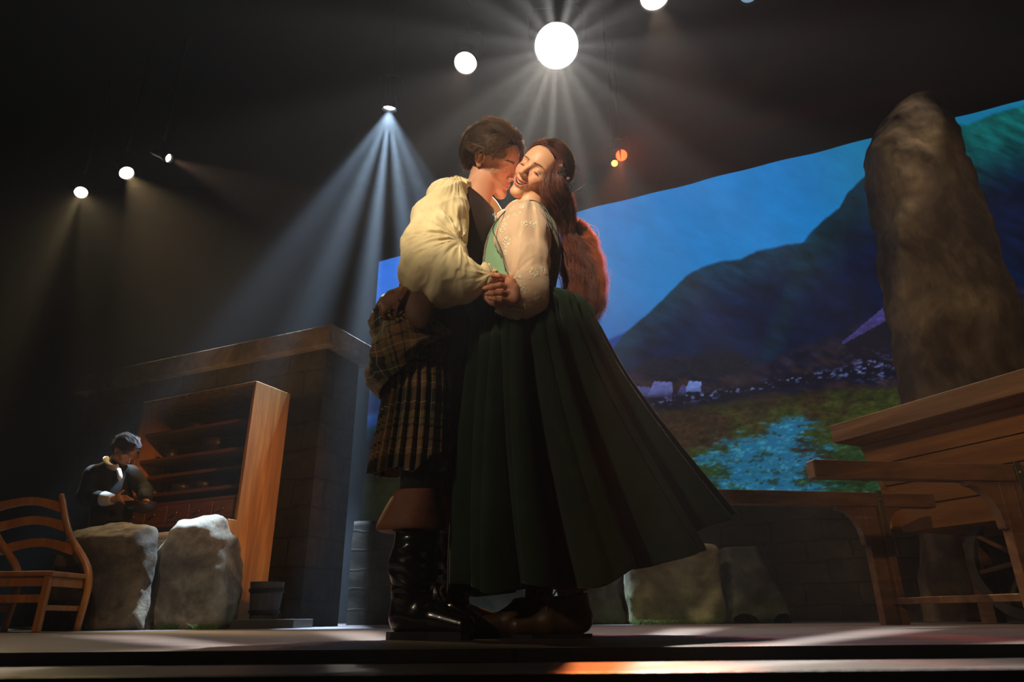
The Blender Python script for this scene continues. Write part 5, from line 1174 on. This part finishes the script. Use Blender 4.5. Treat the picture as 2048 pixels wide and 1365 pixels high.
# ---- plaid gathered over the hip
zp0 = P(805, 608, 2.08)[2]; zpl = P(745, 800, 2.08)[2]; zpr = P(900, 690, 2.08)[2]
def zf_p(c, s):
    u = np.clip((c+1)/2, 0, 1); return zpl+(zpr-zpl)*u**1.25-0.02*np.sin(u*pi)*(s < 0)
def fold_p(phi, v):
    w = phi*1.4-v*3.4; f1 = ridge(fbm(np.stack([w*1.2+0*phi, v*1.0+phi*0.2, 0*w+2.5], -1), 3))-0.5
    f2 = np.sin(phi*1.0*3+v*9+1.0)
    return (0.034*f1+0.012*f2)*np.sin(np.clip(v, 0, 1)*pi*0.85+0.2)-0.028*np.clip((v-0.9)/0.1, 0, 1)
drape('plaid', tart, man, 2.08, 0, zp0, 0.1, 0.10, [(768, 608), (756, 650), (746, 700), (741, 750), (742, 780), (752, 802)], [(846, 612), (872, 640), (892, 662), (906, 678), (898, 692)], 0.20, zf_p, fold_p, 420, 120, thick=0.006, bpow=0.5)
X, a, v = rows_loft([(560, 816, 900, 2.10, 0.10), (600, 800, 915, 2.10, 0.13), (640, 776, 918, 2.10, 0.15), (665, 772, 916, 2.10, 0.15)], 30, 90)
gridmesh('waist_wrap', X, cloth('dark_wool', (24, 20, 18), (34, 28, 24)), man)
# ---- leather hip pouch
lth = leather('brown_leather', (124, 76, 52), (164, 108, 76), 0.5, 0.05); lth2 = leather('tan_leather', (86, 52, 34), (116, 76, 50), 0.62, 0.0)
pc_ = P(838, 618, 1.885); pM = Matrix.Rotation(radians(-12), 3, 'Y'); Rm = np.array(pM, np.float32)
V, Q = nets(lambda p: ell((p-pc_.astype(np.float32))@Rm, (0, 0, 0), (0.045, 0.024, 0.068))+0.002*fbm(p*30, 2), pc_-0.1, pc_+0.1, 0.004)
pou = mk('hip_pouch', V, Q, lth2, man)
fc_ = P(806, 601, 1.90); Rf = np.array(Matrix.Rotation(radians(-24), 3, 'Y'), np.float32)
def flap(p):
    q = (p-fc_.astype(np.float32))@Rf; q = q.copy(); q[:, 2] += q[:, 0]**2*2.2; return rbox(q, (0, 0, 0), (0.078, 0.030, 0.027), 0.016)+0.0015*fbm(p*40, 2)
V, Q = nets(flap, fc_-0.13, fc_+0.13, 0.004); mk('flap', V, Q, lth, pou)
g = MB()
st_ = spline([P(812, 575, 1.862), P(802, 592, 1.858), P(792, 610, 1.862), P(786, 628, 1.872), P(787, 640, 1.885)], 20)
for i in range(19): g.beam(st_[i], st_[i+1]+(st_[i+1]-st_[i])*0.1, 0.016, 0.004, upv=(0.1, -1, 0))
g.build('strap', lth, pou)
g = MB(); rc = P(786, 627, 1.862); t_ = np.linspace(0, 2*pi, 25)[:-1]; g.tube([rc+np.array([0.013*cos(t), 0.0, 0.014*sin(t)]) for t in t_], 0.0022, 8, closed=True)
g.lathe([(0.004, 0), (0.004, 0.003), (0.001, 0.004)], P(797, 600, 1.856), 10, (0, -1, 0)); g.build('buckle', M('buckle_metal', (190, 170, 130), rough=0.25, metal=1, bump=0), pou, smooth=True)
g = MB(); g.tube(spline([P(822, 572, 1.96), P(800, 580, 1.99), P(776, 592, 2.05)], 10), 0.012, 10); g.build('belt', lth, man, smooth=True)
# ---- boots
blk = leather('black_boot_leather', (16, 13, 12), (28, 22, 19), 0.24, 0.35, 12)
def boot(cxp, Y, toe, seed, parent):
    top, mid, ank = P(cxp+2, 1040, Y), P(cxp-2, 1130, Y), P(cxp-6, 1215, Y); ank = np.array(ank); heel = np.array([P(cxp-28, 1270, Y)[0], Y+0.0, 0.045]); tp = np.array([heel[0]+toe[0], heel[1]+toe[1], 0.034])
    mid2 = heel*0.45+tp*0.55+np.array([0, 0, 0.012])
    def f(p):
        d = chain(p, [(top, 0.064), (mid, 0.060), (ank, 0.052)], 0.02); d = smin(d, chain(p, [(ank, 0.050), (heel+V3(0.015, 0, 0.015), 0.044)]), 0.02)
        d = smin(d, chain(p, [(heel+V3(0.01, 0, 0.008), 0.042), (mid2, 0.042), (tp, 0.030)]), 0.025); d = smin(d, cap(p, tuple(ank+V3(0.02, 0, -0.02)), tuple(mid2), 0.040, 0.036), 0.02)
        z = p[:, 2]; k = fbm(np.stack([p[:, 0]*7+seed, p[:, 1]*7, z*13+p[:, 0]*3], -1), 3); w = np.clip((z-0.07)/0.04, 0, 1)*np.clip((0.40-z)/0.1, 0, 1)
        d = d-(ridge(k)-0.5)*0.013*w-0.004*fbm(p*12+seed, 2)
        return smax(d*0.8, 0.016-z, 0.003)
    V, Q = nets(f, np.minimum(heel, tp)-0.1, np.array([tp[0]+0.08, Y+0.12, top[2]+0.03]), 0.0035, margin=0.02)
    b = mk('boot', V, Q, blk, parent)
    ax = (tp-heel)[:2]; L = np.linalg.norm(ax); ax /= L; nn = np.array([-ax[1], ax[0]]); out = []
    for s, w in ((-0.036, 0.010), (-0.032, 0.024), (-0.01, 0.034), (0.05, 0.033), (L*0.6, 0.040), (L*0.85, 0.037), (L+0.008, 0.024), (L+0.024, 0.010)): out.append((s, w))
    pts = [heel[:2]+ax*s+nn*w for s, w in out]+[heel[:2]+ax*s-nn*w for s, w in out[::-1]]; n_ = len(pts)
    Vs = [(x, y, z) for z in (0.0, 0.020) for x, y in pts]; Fs = [tuple(range(n_))[::-1], tuple(range(n_, 2*n_))]+[(i, (i+1) % n_, n_+(i+1) % n_, n_+i) for i in range(n_)]
    mk('sole', Vs, [f[::-1] for f in Fs], blackpaint, b, smooth=False)
    return b
bt = boot(830, 2.0, (0.175, -0.10), 2.0, man); boot(906, 2.19, (0.11, -0.15), 7.0, man)
cm_ = leather('boot_cuff_leather', (112, 62, 38), (140, 82, 52), 0.68, 0.0)
X, a, v = rows_loft([(988, 800, 872, 2.0, 0.055), (986, 790, 880, 2.0, 0.062), (1006, 777, 885, 2.0, 0.068), (1034, 762, 888, 2.0, 0.073), (1054, 754, 889, 2.0, 0.076), (1063, 760, 888, 2.0, 0.073), (1060, 785, 878, 2.0, 0.060)], 60, 90, lambda a, v: 0.002*np.sin(a*5+3*v))
gridmesh('boot_cuff', X, cm_, bt, thick=0.003)
X, a, v = rows_loft([(988, 872, 925, 2.19, 0.055), (1006, 868, 930, 2.19, 0.06), (1054, 862, 935, 2.19, 0.066), (1062, 875, 925, 2.19, 0.055)], 40, 70)
gridmesh('boot_cuff', X, cm_, man, thick=0.003)
X, a, v = rows_loft([(900, 806, 890, 2.02, 0.065), (1000, 798, 876, 2.0, 0.058)], 10, 50); gridmesh('stocking', X, cloth('black_stocking', (14, 14, 15), (20, 20, 21)), man)
X, a, v = rows_loft([(880, 862, 940, 2.17, 0.075), (1000, 868, 934, 2.19, 0.064)], 10, 50); gridmesh('stocking', X, bpy.data.materials['black_stocking'], man)
# ================================================================== the green dress
def lace_mat():
    t = NT('embroidered_chiffon'); v = t.coords((1, 1, 1)); vo = t.n('TexVoronoi', feature='DISTANCE_TO_EDGE'); t.l(v, vo.inputs['Vector']); vo.inputs['Scale'].default_value = 85
    v1 = t.n('TexVoronoi'); t.l(v, v1.inputs['Vector']); v1.inputs['Scale'].default_value = 21; v1.inputs['Randomness'].default_value = 0.85
    fl = t.n('MapRange'); t.l(v1.outputs['Distance'], fl.inputs[0]); fl.inputs[1].default_value = 0.44; fl.inputs[2].default_value = 0.34
    ed = t.n('MapRange'); t.l(vo.outputs['Distance'], ed.inputs[0]); ed.inputs[1].default_value = 0.0; ed.inputs[2].default_value = 0.16
    pr_ = t.n('Math', operation='MULTIPLY'); t.l(fl.outputs[0], pr_.inputs[0]); t.l(ed.outputs[0], pr_.inputs[1])
    t.l(t.mix(pr_.outputs[0], (228, 196, 164), (250, 236, 204)), t.b.inputs['Base Color'])
    t.l(t.bump(pr_.outputs[0], 0.8, 0.002, t.bump(t.noise(v, 60, 3), 0.1, 0.002)), t.b.inputs['Normal']); t.set(rough=0.7, sheen=0.3, spec=0.3)
    tr = t.n('BsdfTranslucent'); tr.inputs['Color'].default_value = rgba((240, 210, 170)); mx = t.n('MixShader'); mx.inputs[0].default_value = 0.2
    t.l(t.b.outputs[0], mx.inputs[1]); t.l(tr.outputs[0], mx.inputs[2]); t.l(mx.outputs[0], t.out.inputs[0]); return t.m
lace = lace_mat()
wcr = P(1020, 560, 1.87); wtop = P(1062, 385, 2.0); wbot = P(1010, 612, 1.87)
ws = [(P(1056, 428, 2.03), 0.046), (P(1046, 450, 1.99), 0.080), (P(1045, 478, 1.965), 0.090), (P(1051, 520, 1.94), 0.074), (P(1056, 565, 1.925), 0.060), (P(1052, 595, 1.915), 0.062)]
ws2 = [(P(1052, 595, 1.915), 0.062), (P(1026, 604, 1.905), 0.052), (P(1008, 608, 1.895), 0.034)]
def wsl(p):
    d = smin(chain(p, ws, 0.012), chain(p, ws2, 0.012), 0.02)
    n1, r1 = polar(p, wcr, 2.2, 7, 2.5); n2, r2 = polar(p, wtop, 4.5, 4, 6.5); n3, r3 = polar(p, wbot, 3.0, 9, 3.5)
    return d-(ridge(n1)-0.5)*0.012*np.exp(-(r1/0.10)**2)-(ridge(n2)-0.5)*0.009-(ridge(n3)-0.5)*0.010*np.exp(-(r3/0.08)**2)-0.005*fbm(p*10+5, 3)
a_ = np.array([x for x, r in ws+ws2]); V, Q = nets(lambda p: wsl(p)*0.85, a_.min(0)-0.11, a_.max(0)+0.11, 0.0030, margin=0.015)
mk('chiffon_sleeve', V, Q, lace, wom)
fs2 = [(sR, 0.062), (P(1000, 468, 2.33), 0.068), (P(984, 468, 2.36), 0.062), (P(964, 446, 2.31), 0.038)]
V, Q = nets(lambda p: chain(p, fs2, 0.02)-0.008*fbm(p*11, 3), np.array([x for x, r in fs2]).min(0)-0.12, np.array([x for x, r in fs2]).max(0)+0.12, 0.008); mk('chiffon_sleeve', V, Q, lace, wom)
def knit_mat():
    t = NT('green_knit'); v = t.coords((1, 1, 1), uv=True); w = t.n('TexWave', wave_type='BANDS', bands_direction='X'); t.l(v, w.inputs['Vector']); w.inputs['Scale'].default_value = 110; w.inputs['Distortion'].default_value = 1.5; w.inputs['Detail'].default_value = 2; w.inputs['Detail Scale'].default_value = 6
    w2 = t.n('TexWave', wave_type='BANDS', bands_direction='Y'); t.l(v, w2.inputs['Vector']); w2.inputs['Scale'].default_value = 90
    s_ = t.n('Math', operation='MULTIPLY'); t.l(w.outputs['Fac'], s_.inputs[0]); t.l(w2.outputs['Fac'], s_.inputs[1])
    t.l(t.ramp(s_.outputs[0], [(0.0, (96, 132, 98)), (0.6, (152, 192, 150))]), t.b.inputs['Base Color']); t.l(t.bump(s_.outputs[0], 0.6, 0.002), t.b.inputs['Normal']); t.set(rough=0.8, sheen=0.2); return t.m
def brocade():
    t = NT('brown_brocade'); v = t.coords((1, 1, 1)); n = t.noise(v, 110, 4, 0.6, 2.5); n2 = t.noise(v, 38, 3, 0.6, 3.0)
    t.l(t.mix(t.ramp(n2, [(0.46, (0, 0, 0)), (0.52, (255, 255, 255))]), t.ramp(n, [(0.45, (84, 70, 54)), (0.55, (160, 140, 106))]), t.ramp(n, [(0.45, (64, 56, 46)), (0.55, (120, 106, 84))])), t.b.inputs['Base Color'])
    t.l(t.bump(n, 0.5, 0.0015), t.b.inputs['Normal']); t.set(rough=0.7, sheen=0.2); return t.m
brow_rows = [(416, 1032, 1076, 2.12, 0.055), (426, 1018, 1092, 2.12, 0.072), (444, 998, 1106, 2.11, 0.090), (470, 980, 1116, 2.10, 0.106), (500, 969, 1121, 2.10, 0.112), (535, 964, 1119, 2.09, 0.108), (570, 960, 1112, 2.09, 0.100), (595, 955, 1108, 2.09, 0.100), (612, 950, 1112, 2.09, 0.102)]
X, a, v = rows_loft(brow_rows, 110, 160, lambda a, v: 0.0)
UV = np.stack([np.broadcast_to(a[None]*0.12, X.shape[:2]), X[..., 2]], -1); s0, s1 = int(160*0.30), int(160*0.73)
bodi = gridmesh('bodice', np.concatenate([X[:, s1-1:], X[:, :s0+1]], 1), brocade(), wom, closed=False, uv=np.concatenate([UV[:, s1-1:], UV[:, :s0+1]], 1), thick=0.003)
gridmesh('bodice_front', X[:, s0:s1], knit_mat(), bodi, closed=False, uv=UV[:, s0:s1], thick=0.003)
Xt = X[:, int(160*0.545):int(160*0.575)]; Xt = Xt+np.array([-0.003, -0.003, 0]); gridmesh('trim_band', Xt, brocade(), bodi, closed=False, thick=0.002)
pip = M('green_piping', (20, 56, 44), (26, 66, 52), rough=0.4, bump=0)
g = MB(); g.tube(spline([P(1012, 543, 1.895), P(1004, 510, 1.89), P(993, 478, 1.895), P(986, 458, 1.905), P(1000, 434, 1.93), P(1024, 412, 1.965), P(1046, 403, 1.975), P(1070, 402, 1.975), P(1090, 416, 1.965), P(1102, 440, 1.96), P(1105, 462, 1.97)], 60), 0.0019, 8); g.build('piping', pip, bodi, smooth=True)
sc_ = P(1096, 590, 1.99); g = MB(); g.tube(spline([P(1076, 592, 1.985), P(1094, 588, 1.985), P(1112, 592, 2.02)], 10), 0.016, 12); g.build('sash', cloth('russet_sash', (96, 40, 30), (120, 56, 42)), bodi, smooth=True)
# skirt
skm = NT('green_wool'); v_ = skm.coords((1, 1, 1)); skm.l(skm.ramp(skm.noise(v_, 5, 5, 0.6), [(0.3, (28, 42, 30)), (0.7, (44, 60, 42))]), skm.b.inputs['Base Color'])
skm.l(skm.bump(skm.noise(v_, 350, 3, 0.7), 0.35, 0.002), skm.b.inputs['Normal']); skm.set(rough=0.88, sheen=0.15, spec=0.15)
zs0 = P(1040, 600, 2.08)[2]; zhl = P(926, 1178, 2.08)[2]; zhr = P(1428, 1022, 2.10)[2]
def zf_s(c, s):
    u = (c+1)/2; b = zhl+(zhr-zhl)*np.where(s < 0, u**4.2, u**2.6); b = b+np.where(s < 0, -0.012*np.sin(np.clip(u*1.4, 0, 1)*pi), 0.0)
    ph = np.arctan2(s, c); return b+0.010*np.sin(ph*9+1)+0.006*np.sin(ph*17)
def fold_s(phi, v):
    sw = phi+0.18*np.sin(phi*2+1)+0.10*v
    g1 = np.abs(np.sin(sw*7.5+0.8*np.sin(phi*3)))**0.8*2-1; g2 = np.abs(np.sin(sw*15.5+0.9*np.sin(phi*2+2)))*2-1
    bul = 0.035*np.exp(-((v-0.045)/0.05)**2)
    return g1*(0.004+0.080*v**0.85)*(0.8+0.3*np.sin(phi*2+4))+g2*(0.010+0.008*v)*(1-0.4*v)+bul-0.030*np.exp(-(v/0.02)**2)
drape('skirt', skm.m, wom, 2.08, 0, zs0, 0.15, 0.115, [(952, 600), (946, 660), (938, 780), (930, 900), (926, 1000), (924, 1100), (926, 1178)],
      [(1116, 600), (1152, 616), (1182, 648), (1204, 700), (1228, 750), (1278, 828), (1345, 920), (1400, 990), (1428, 1022)], 0.36, zf_s, fold_s, 760, 150, thick=0.004, front_b=0.24)
X, a, v = rows_loft([(592, 952, 1112, 2.08, 0.108), (606, 950, 1116, 2.08, 0.112)], 8, 90); gridmesh('waistband', X, skm.m, wom, thick=0.004)
pet = cloth('petticoat', (60, 54, 46), (84, 76, 64)); 
# shoes
shl = leather('brown_shoe_leather', (58, 38, 22), (92, 62, 38), 0.45, 0.1); tanl = leather('tan_shoe_tongue', (120, 76, 44), (150, 98, 60), 0.5)
def shoe(hx, Y, L, dy, toe_r):
    h_ = np.array([P(hx, 1262, Y)[0], Y, 0.046]); t_ = h_+np.array([-L, dy, -0.016]); m_ = h_*0.5+t_*0.5; an = h_+V3(-0.012, 0, 0.065)
    def f(p):
        d = chain(p, [(h_, 0.036), (m_+V3(0, 0, 0.004), 0.036), (t_, toe_r)], 0.01); d = smin(d, chain(p, [(an, 0.040), (h_+V3(0, 0, 0.01), 0.036)]), 0.015); d = smin(d, cap(p, tuple(an+V3(-0.03, 0, -0.01)), tuple(m_), 0.032, 0.030), 0.02)
        d = smax(d, p[:, 2]-(0.112+0.10*(p[:, 0]-h_[0])), 0.004)
        return smax(d-0.002*fbm(p*25, 3), 0.008-p[:, 2], 0.003)
    V, Q = nets(f, np.minimum(h_, t_)-0.07, np.maximum(h_, t_)+np.array([0.07, 0.07, 0.12]), 0.0032)
    s = mk('shoe', V, Q, shl, wom); g = MB(); n_ = 14
    ax = (t_-h_)[:2]; LL = np.linalg.norm(ax); ax /= LL; nn = np.array([-ax[1], ax[0]]); out = [(-0.034, 0.010), (-0.030, 0.022), (0, 0.031), (LL*0.5, 0.031), (LL*0.8, 0.033), (LL+0.003, 0.023), (LL+0.018, 0.008)]
    pts = [h_[:2]+ax*a_+nn*w for a_, w in out]+[h_[:2]+ax*a_-nn*w for a_, w in out[::-1]]; n_ = len(pts)
    Vs = [(x, y, z) for z in (0.0, 0.011) for x, y in pts]; Fs = [tuple(range(n_)), tuple(range(n_, 2*n_))[::-1]]+[((i+1) % n_, i, n_+i, n_+(i+1) % n_) for i in range(n_)]
    mk('sole', Vs, [f_[::-1] for f_ in Fs], blackpaint, s, smooth=False)
    return s, h_, m_, an
s1_, h_, m_, an = shoe(1158, 2.0, 0.165, -0.02, 0.026)
c_ = an+np.array([-0.004, -0.002, 0.020]); g = MB(); g.lathe([(0.042, -0.02), (0.044, 0.0), (0.038, 0.02), (0.035, 0.02), (0.034, -0.02)], c_, 24, (-0.25, 0, 1), cap_=False); g.build('ankle_collar', tanl, s1_, smooth=True)
bc = an+np.array([-0.062, -0.028, -0.012]); g = MB()
for q in ([(0, 0, 0), (0.02, -0.012, 0.024), (0.05, -0.012, 0.02), (0.045, -0.012, -0.002), (0, 0, 0)], [(0, 0, 0), (-0.02, -0.006, 0.02), (-0.04, -0.008, 0.016), (-0.03, -0.008, 0.0), (0, 0, 0)], [(0, 0, 0), (0.018, -0.016, -0.018), (0.032, -0.018, -0.042)], [(0, 0, 0), (-0.012, -0.012, -0.02), (-0.008, -0.014, -0.044)]):
    g.tube(spline(np.array(q)+bc, 18), 0.0022, 6)
g.build('lace', leather('shoe_lace', (90, 58, 36), (120, 80, 52)), s1_, smooth=True)
s2_, h2, m2, an2 = shoe(1082, 2.13, 0.175, -0.03, 0.024)
X, a, v = rows_loft([(1120, 1120, 1166, 2.02, 0.034), (1205, 1128, 1168, 2.02, 0.034)], 10, 40); gridmesh('stocking', X, cloth('dark_stocking', (28, 24, 22), (38, 32, 28)), wom)
X, a, v = rows_loft([(1120, 1050, 1110, 2.15, 0.042), (1215, 1050, 1104, 2.16, 0.040)], 10, 40); gridmesh('stocking', X, bpy.data.materials['dark_stocking'], wom)
# ================================================================== the seated-back figure with the bowl
BY = 5.63; BB = np.array([P(220, 1200, BY)[0], BY, 0])
BF = camframe(250, 903, BY-0.03, radians(42), radians(16), 1.0, radians(-30))
neck_b = [(BF.w((0, -0.012, -0.03)), 0.055), (P(228, 928, BY), 0.055), (P(222, 945, BY), 0.06)]
Vh, Qh, Ch, bf = head_part(BF, 'man', neck_b, 0.0035)
pb = [[(P(222, 950, BY), 0.10), (P(225, 1000, BY+0.02), 0.13), (P(222, 1060, BY+0.05), 0.12)], [(P(188, 948, BY-0.06), 0.06), (P(262, 946, BY+0.08), 0.06)],
      [(P(184, 950, BY-0.08), 0.05), (P(170, 996, BY-0.14), 0.042), (P(224, 999, BY-0.24), 0.03)], [(P(268, 950, BY+0.05), 0.05), (P(290, 985, BY-0.05), 0.042), (P(292, 1004, BY-0.2), 0.03)]]
hb = P(222, 1060, BY+0.05)
for dx in (-0.09, 0.09): pb.append([(hb+np.array([dx, 0, 0]), 0.085), (np.array([hb[0]+dx, BY, 0.45]), 0.055), (np.array([hb[0]+dx, BY+0.03, 0.09]), 0.04), (np.array([hb[0]+dx+0.05, BY-0.12, 0.04]), 0.035)])
Vb, Qb = limbs(pb, 0.014, *bbox(pb))
w_ = P(226, 999, BY-0.25)
def bp_(px, py, d=0): return np.array(P(px, py, BY-0.26+d))
fg = [([bp_(246, 993), bp_(253, 994), bp_(260, 998), bp_(265, 1000)], 0.010), ([bp_(246, 997), bp_(253, 1000), bp_(260, 1002), bp_(266, 1003)], 0.010), ([bp_(245, 1001, .01), bp_(252, 1004), bp_(258, 1005), bp_(264, 1005)], 0.0095), ([bp_(243, 1004, .02), bp_(249, 1007), bp_(254, 1008), bp_(259, 1008)], 0.0085)]
ff = hand_sdf(w_, fg, [[(w_, 0.026), (bp_(240, 998), 0.024)], [(bp_(238, 994), 0.018), (bp_(245, 1002), 0.016)]], [[(bp_(234, 992), 0.014), (bp_(241, 986), 0.011), (bp_(247, 982), 0.009)]])
al = np.array([x for q, _ in fg for x in q]+[w_]); Vd, Qd = nets(ff, al.min(0)-0.06, al.max(0)+0.07, 0.005)
V_, Q_, C_ = combine([(Vh, Qh, Ch), (Vb, Qb, plain(Vb, 'man')), (Vd, Qd, plain(Vd, 'man'))])
bgm = mk('person', V_, Q_, skin, base=BB, col=C_); tag(bgm, 'person in dark jacket with white neckcloth, bowing over a bowl behind the boulders', 'person')
jk = cloth('jacket_wool', (30, 27, 23), (44, 40, 34), 200, sheen=0.02)
pj = [[(P(222, 950, BY), 0.125), (P(224, 1000, BY+0.02), 0.15), (P(222, 1060, BY+0.05), 0.16), (P(222, 1120, BY+0.06), 0.19)], [(P(190, 950, BY-0.06), 0.082), (P(258, 950, BY+0.08), 0.082)]]
pj2 = [[(P(186, 954, BY-0.08), 0.075), (P(171, 994, BY-0.14), 0.066), (P(214, 999, BY-0.23), 0.050)], [(P(266, 952, BY+0.05), 0.07), (P(290, 984, BY-0.05), 0.06), (P(292, 1000, BY-0.18), 0.045)]]
def jd(p):
    d = None
    for c in pj+pj2: e = chain(p, c, 0.02); d = e if d is None else smin(d, e, 0.02)
    d = smax(d, -(sph(p, tuple(P(250, 935, BY-0.1)), 0.07)), 0.02); return d-0.012*fbm(p*9, 3)
V, Q = nets(jd, *bbox(pj+pj2, 0.25), 0.012, B=8); mk('jacket', V, Q, jk, bgm)
g = MB(); g.tube(spline([P(212, 918, BY-0.02), P(216, 930, BY-0.09), P(228, 936, BY-0.12), P(238, 934, BY-0.11)], 14), 0.024, 12); g.build('neckcloth', linen, bgm, smooth=True)
g = MB(); g.tube(spline([P(237, 940, BY-0.13), P(240, 952, BY-0.16), P(239, 962, BY-0.17)], 8), [0.018]*6+[0.012, 0.006], 10); g.build('neckcloth_end', linen, bgm, smooth=True)
g = MB(); g.tube(spline([P(208, 998, BY-0.22), P(218, 999, BY-0.235), P(226, 999, BY-0.245)], 8), np.linspace(0.058, 0.040, 8), 14); g.build('shirt_cuff', linen, bgm, smooth=True)
g = MB()
for dx in (-0.09, 0.09): g.tube([(hb[0]+dx, BY+0.02, 0.62), (hb[0]+dx, BY, 0.45), (hb[0]+dx, BY+0.03, 0.1)], [0.11, 0.085, 0.06], 14); g.tube([(hb[0]+dx, BY+0.04, 0.045), (hb[0]+dx+0.05, BY-0.14, 0.04)], 0.042, 12)
g.build('breeches', jk, bgm, smooth=True)
bhm = hairmat('dark_brown_hair', (30, 20, 14), (78, 52, 34), 0.75, tl=0.05)
Vc, Qc = hair_cap(BF, capf, bhm, bgm, 0.012, 6); hb_ = mk('hair', BF.w(Vc), Qc, bhm, bgm, col=np.full((len(Vc), 3), 0.3))
Xs, sh = scalp_hair(BF, 1500, 35, flow_m, 14, 0.0075, lambda s: 0.008+0.020*s, (12, 1.2), reg_m, clump=60, jit=0.006); strands('hair_strands', Xs, 0.0013, bhm, hb_, 0.4, shade=sh)
bl = P(284, 1012, BY-0.34); bl = np.array(bl); dark = M('dark_turned_wood', (40, 26, 18), (58, 38, 26), rough=0.4)
lathe_thing('bowl', 'dark wooden bowl held out by the person behind the boulders', 'bowl', [(0.05, -0.05), (0.09, -0.03), (0.125, 0.02), (0.118, 0.02), (0.08, -0.02), (0.001, -0.028)], tuple(bl), dark)
bread = M('bread_crust', (190, 130, 70), (222, 168, 104), rough=0.8, bump=0.3)
for (px, Yd, r_, nm) in ((273, -0.36, 0.030, 'golden bread roll at the near edge of the dark bowl, beside the hand'), (290, -0.33, 0.026, 'smaller bread roll at the far edge of the dark bowl')):
    c = P(px, 1004, BY+Yd); c = np.array([c[0], c[1], bl[2]+0.015])
    V, Q = nets(lambda p: ell(p, tuple(c), (r_*1.25, r_, r_*0.8))+0.004*fbm(p*40, 2), c-0.06, c+0.06, 0.005); o = mk('bread_roll', V, Q, bread, base=c); tag(o, nm, 'bread')
# lit candle stub and twigs on the flat stone
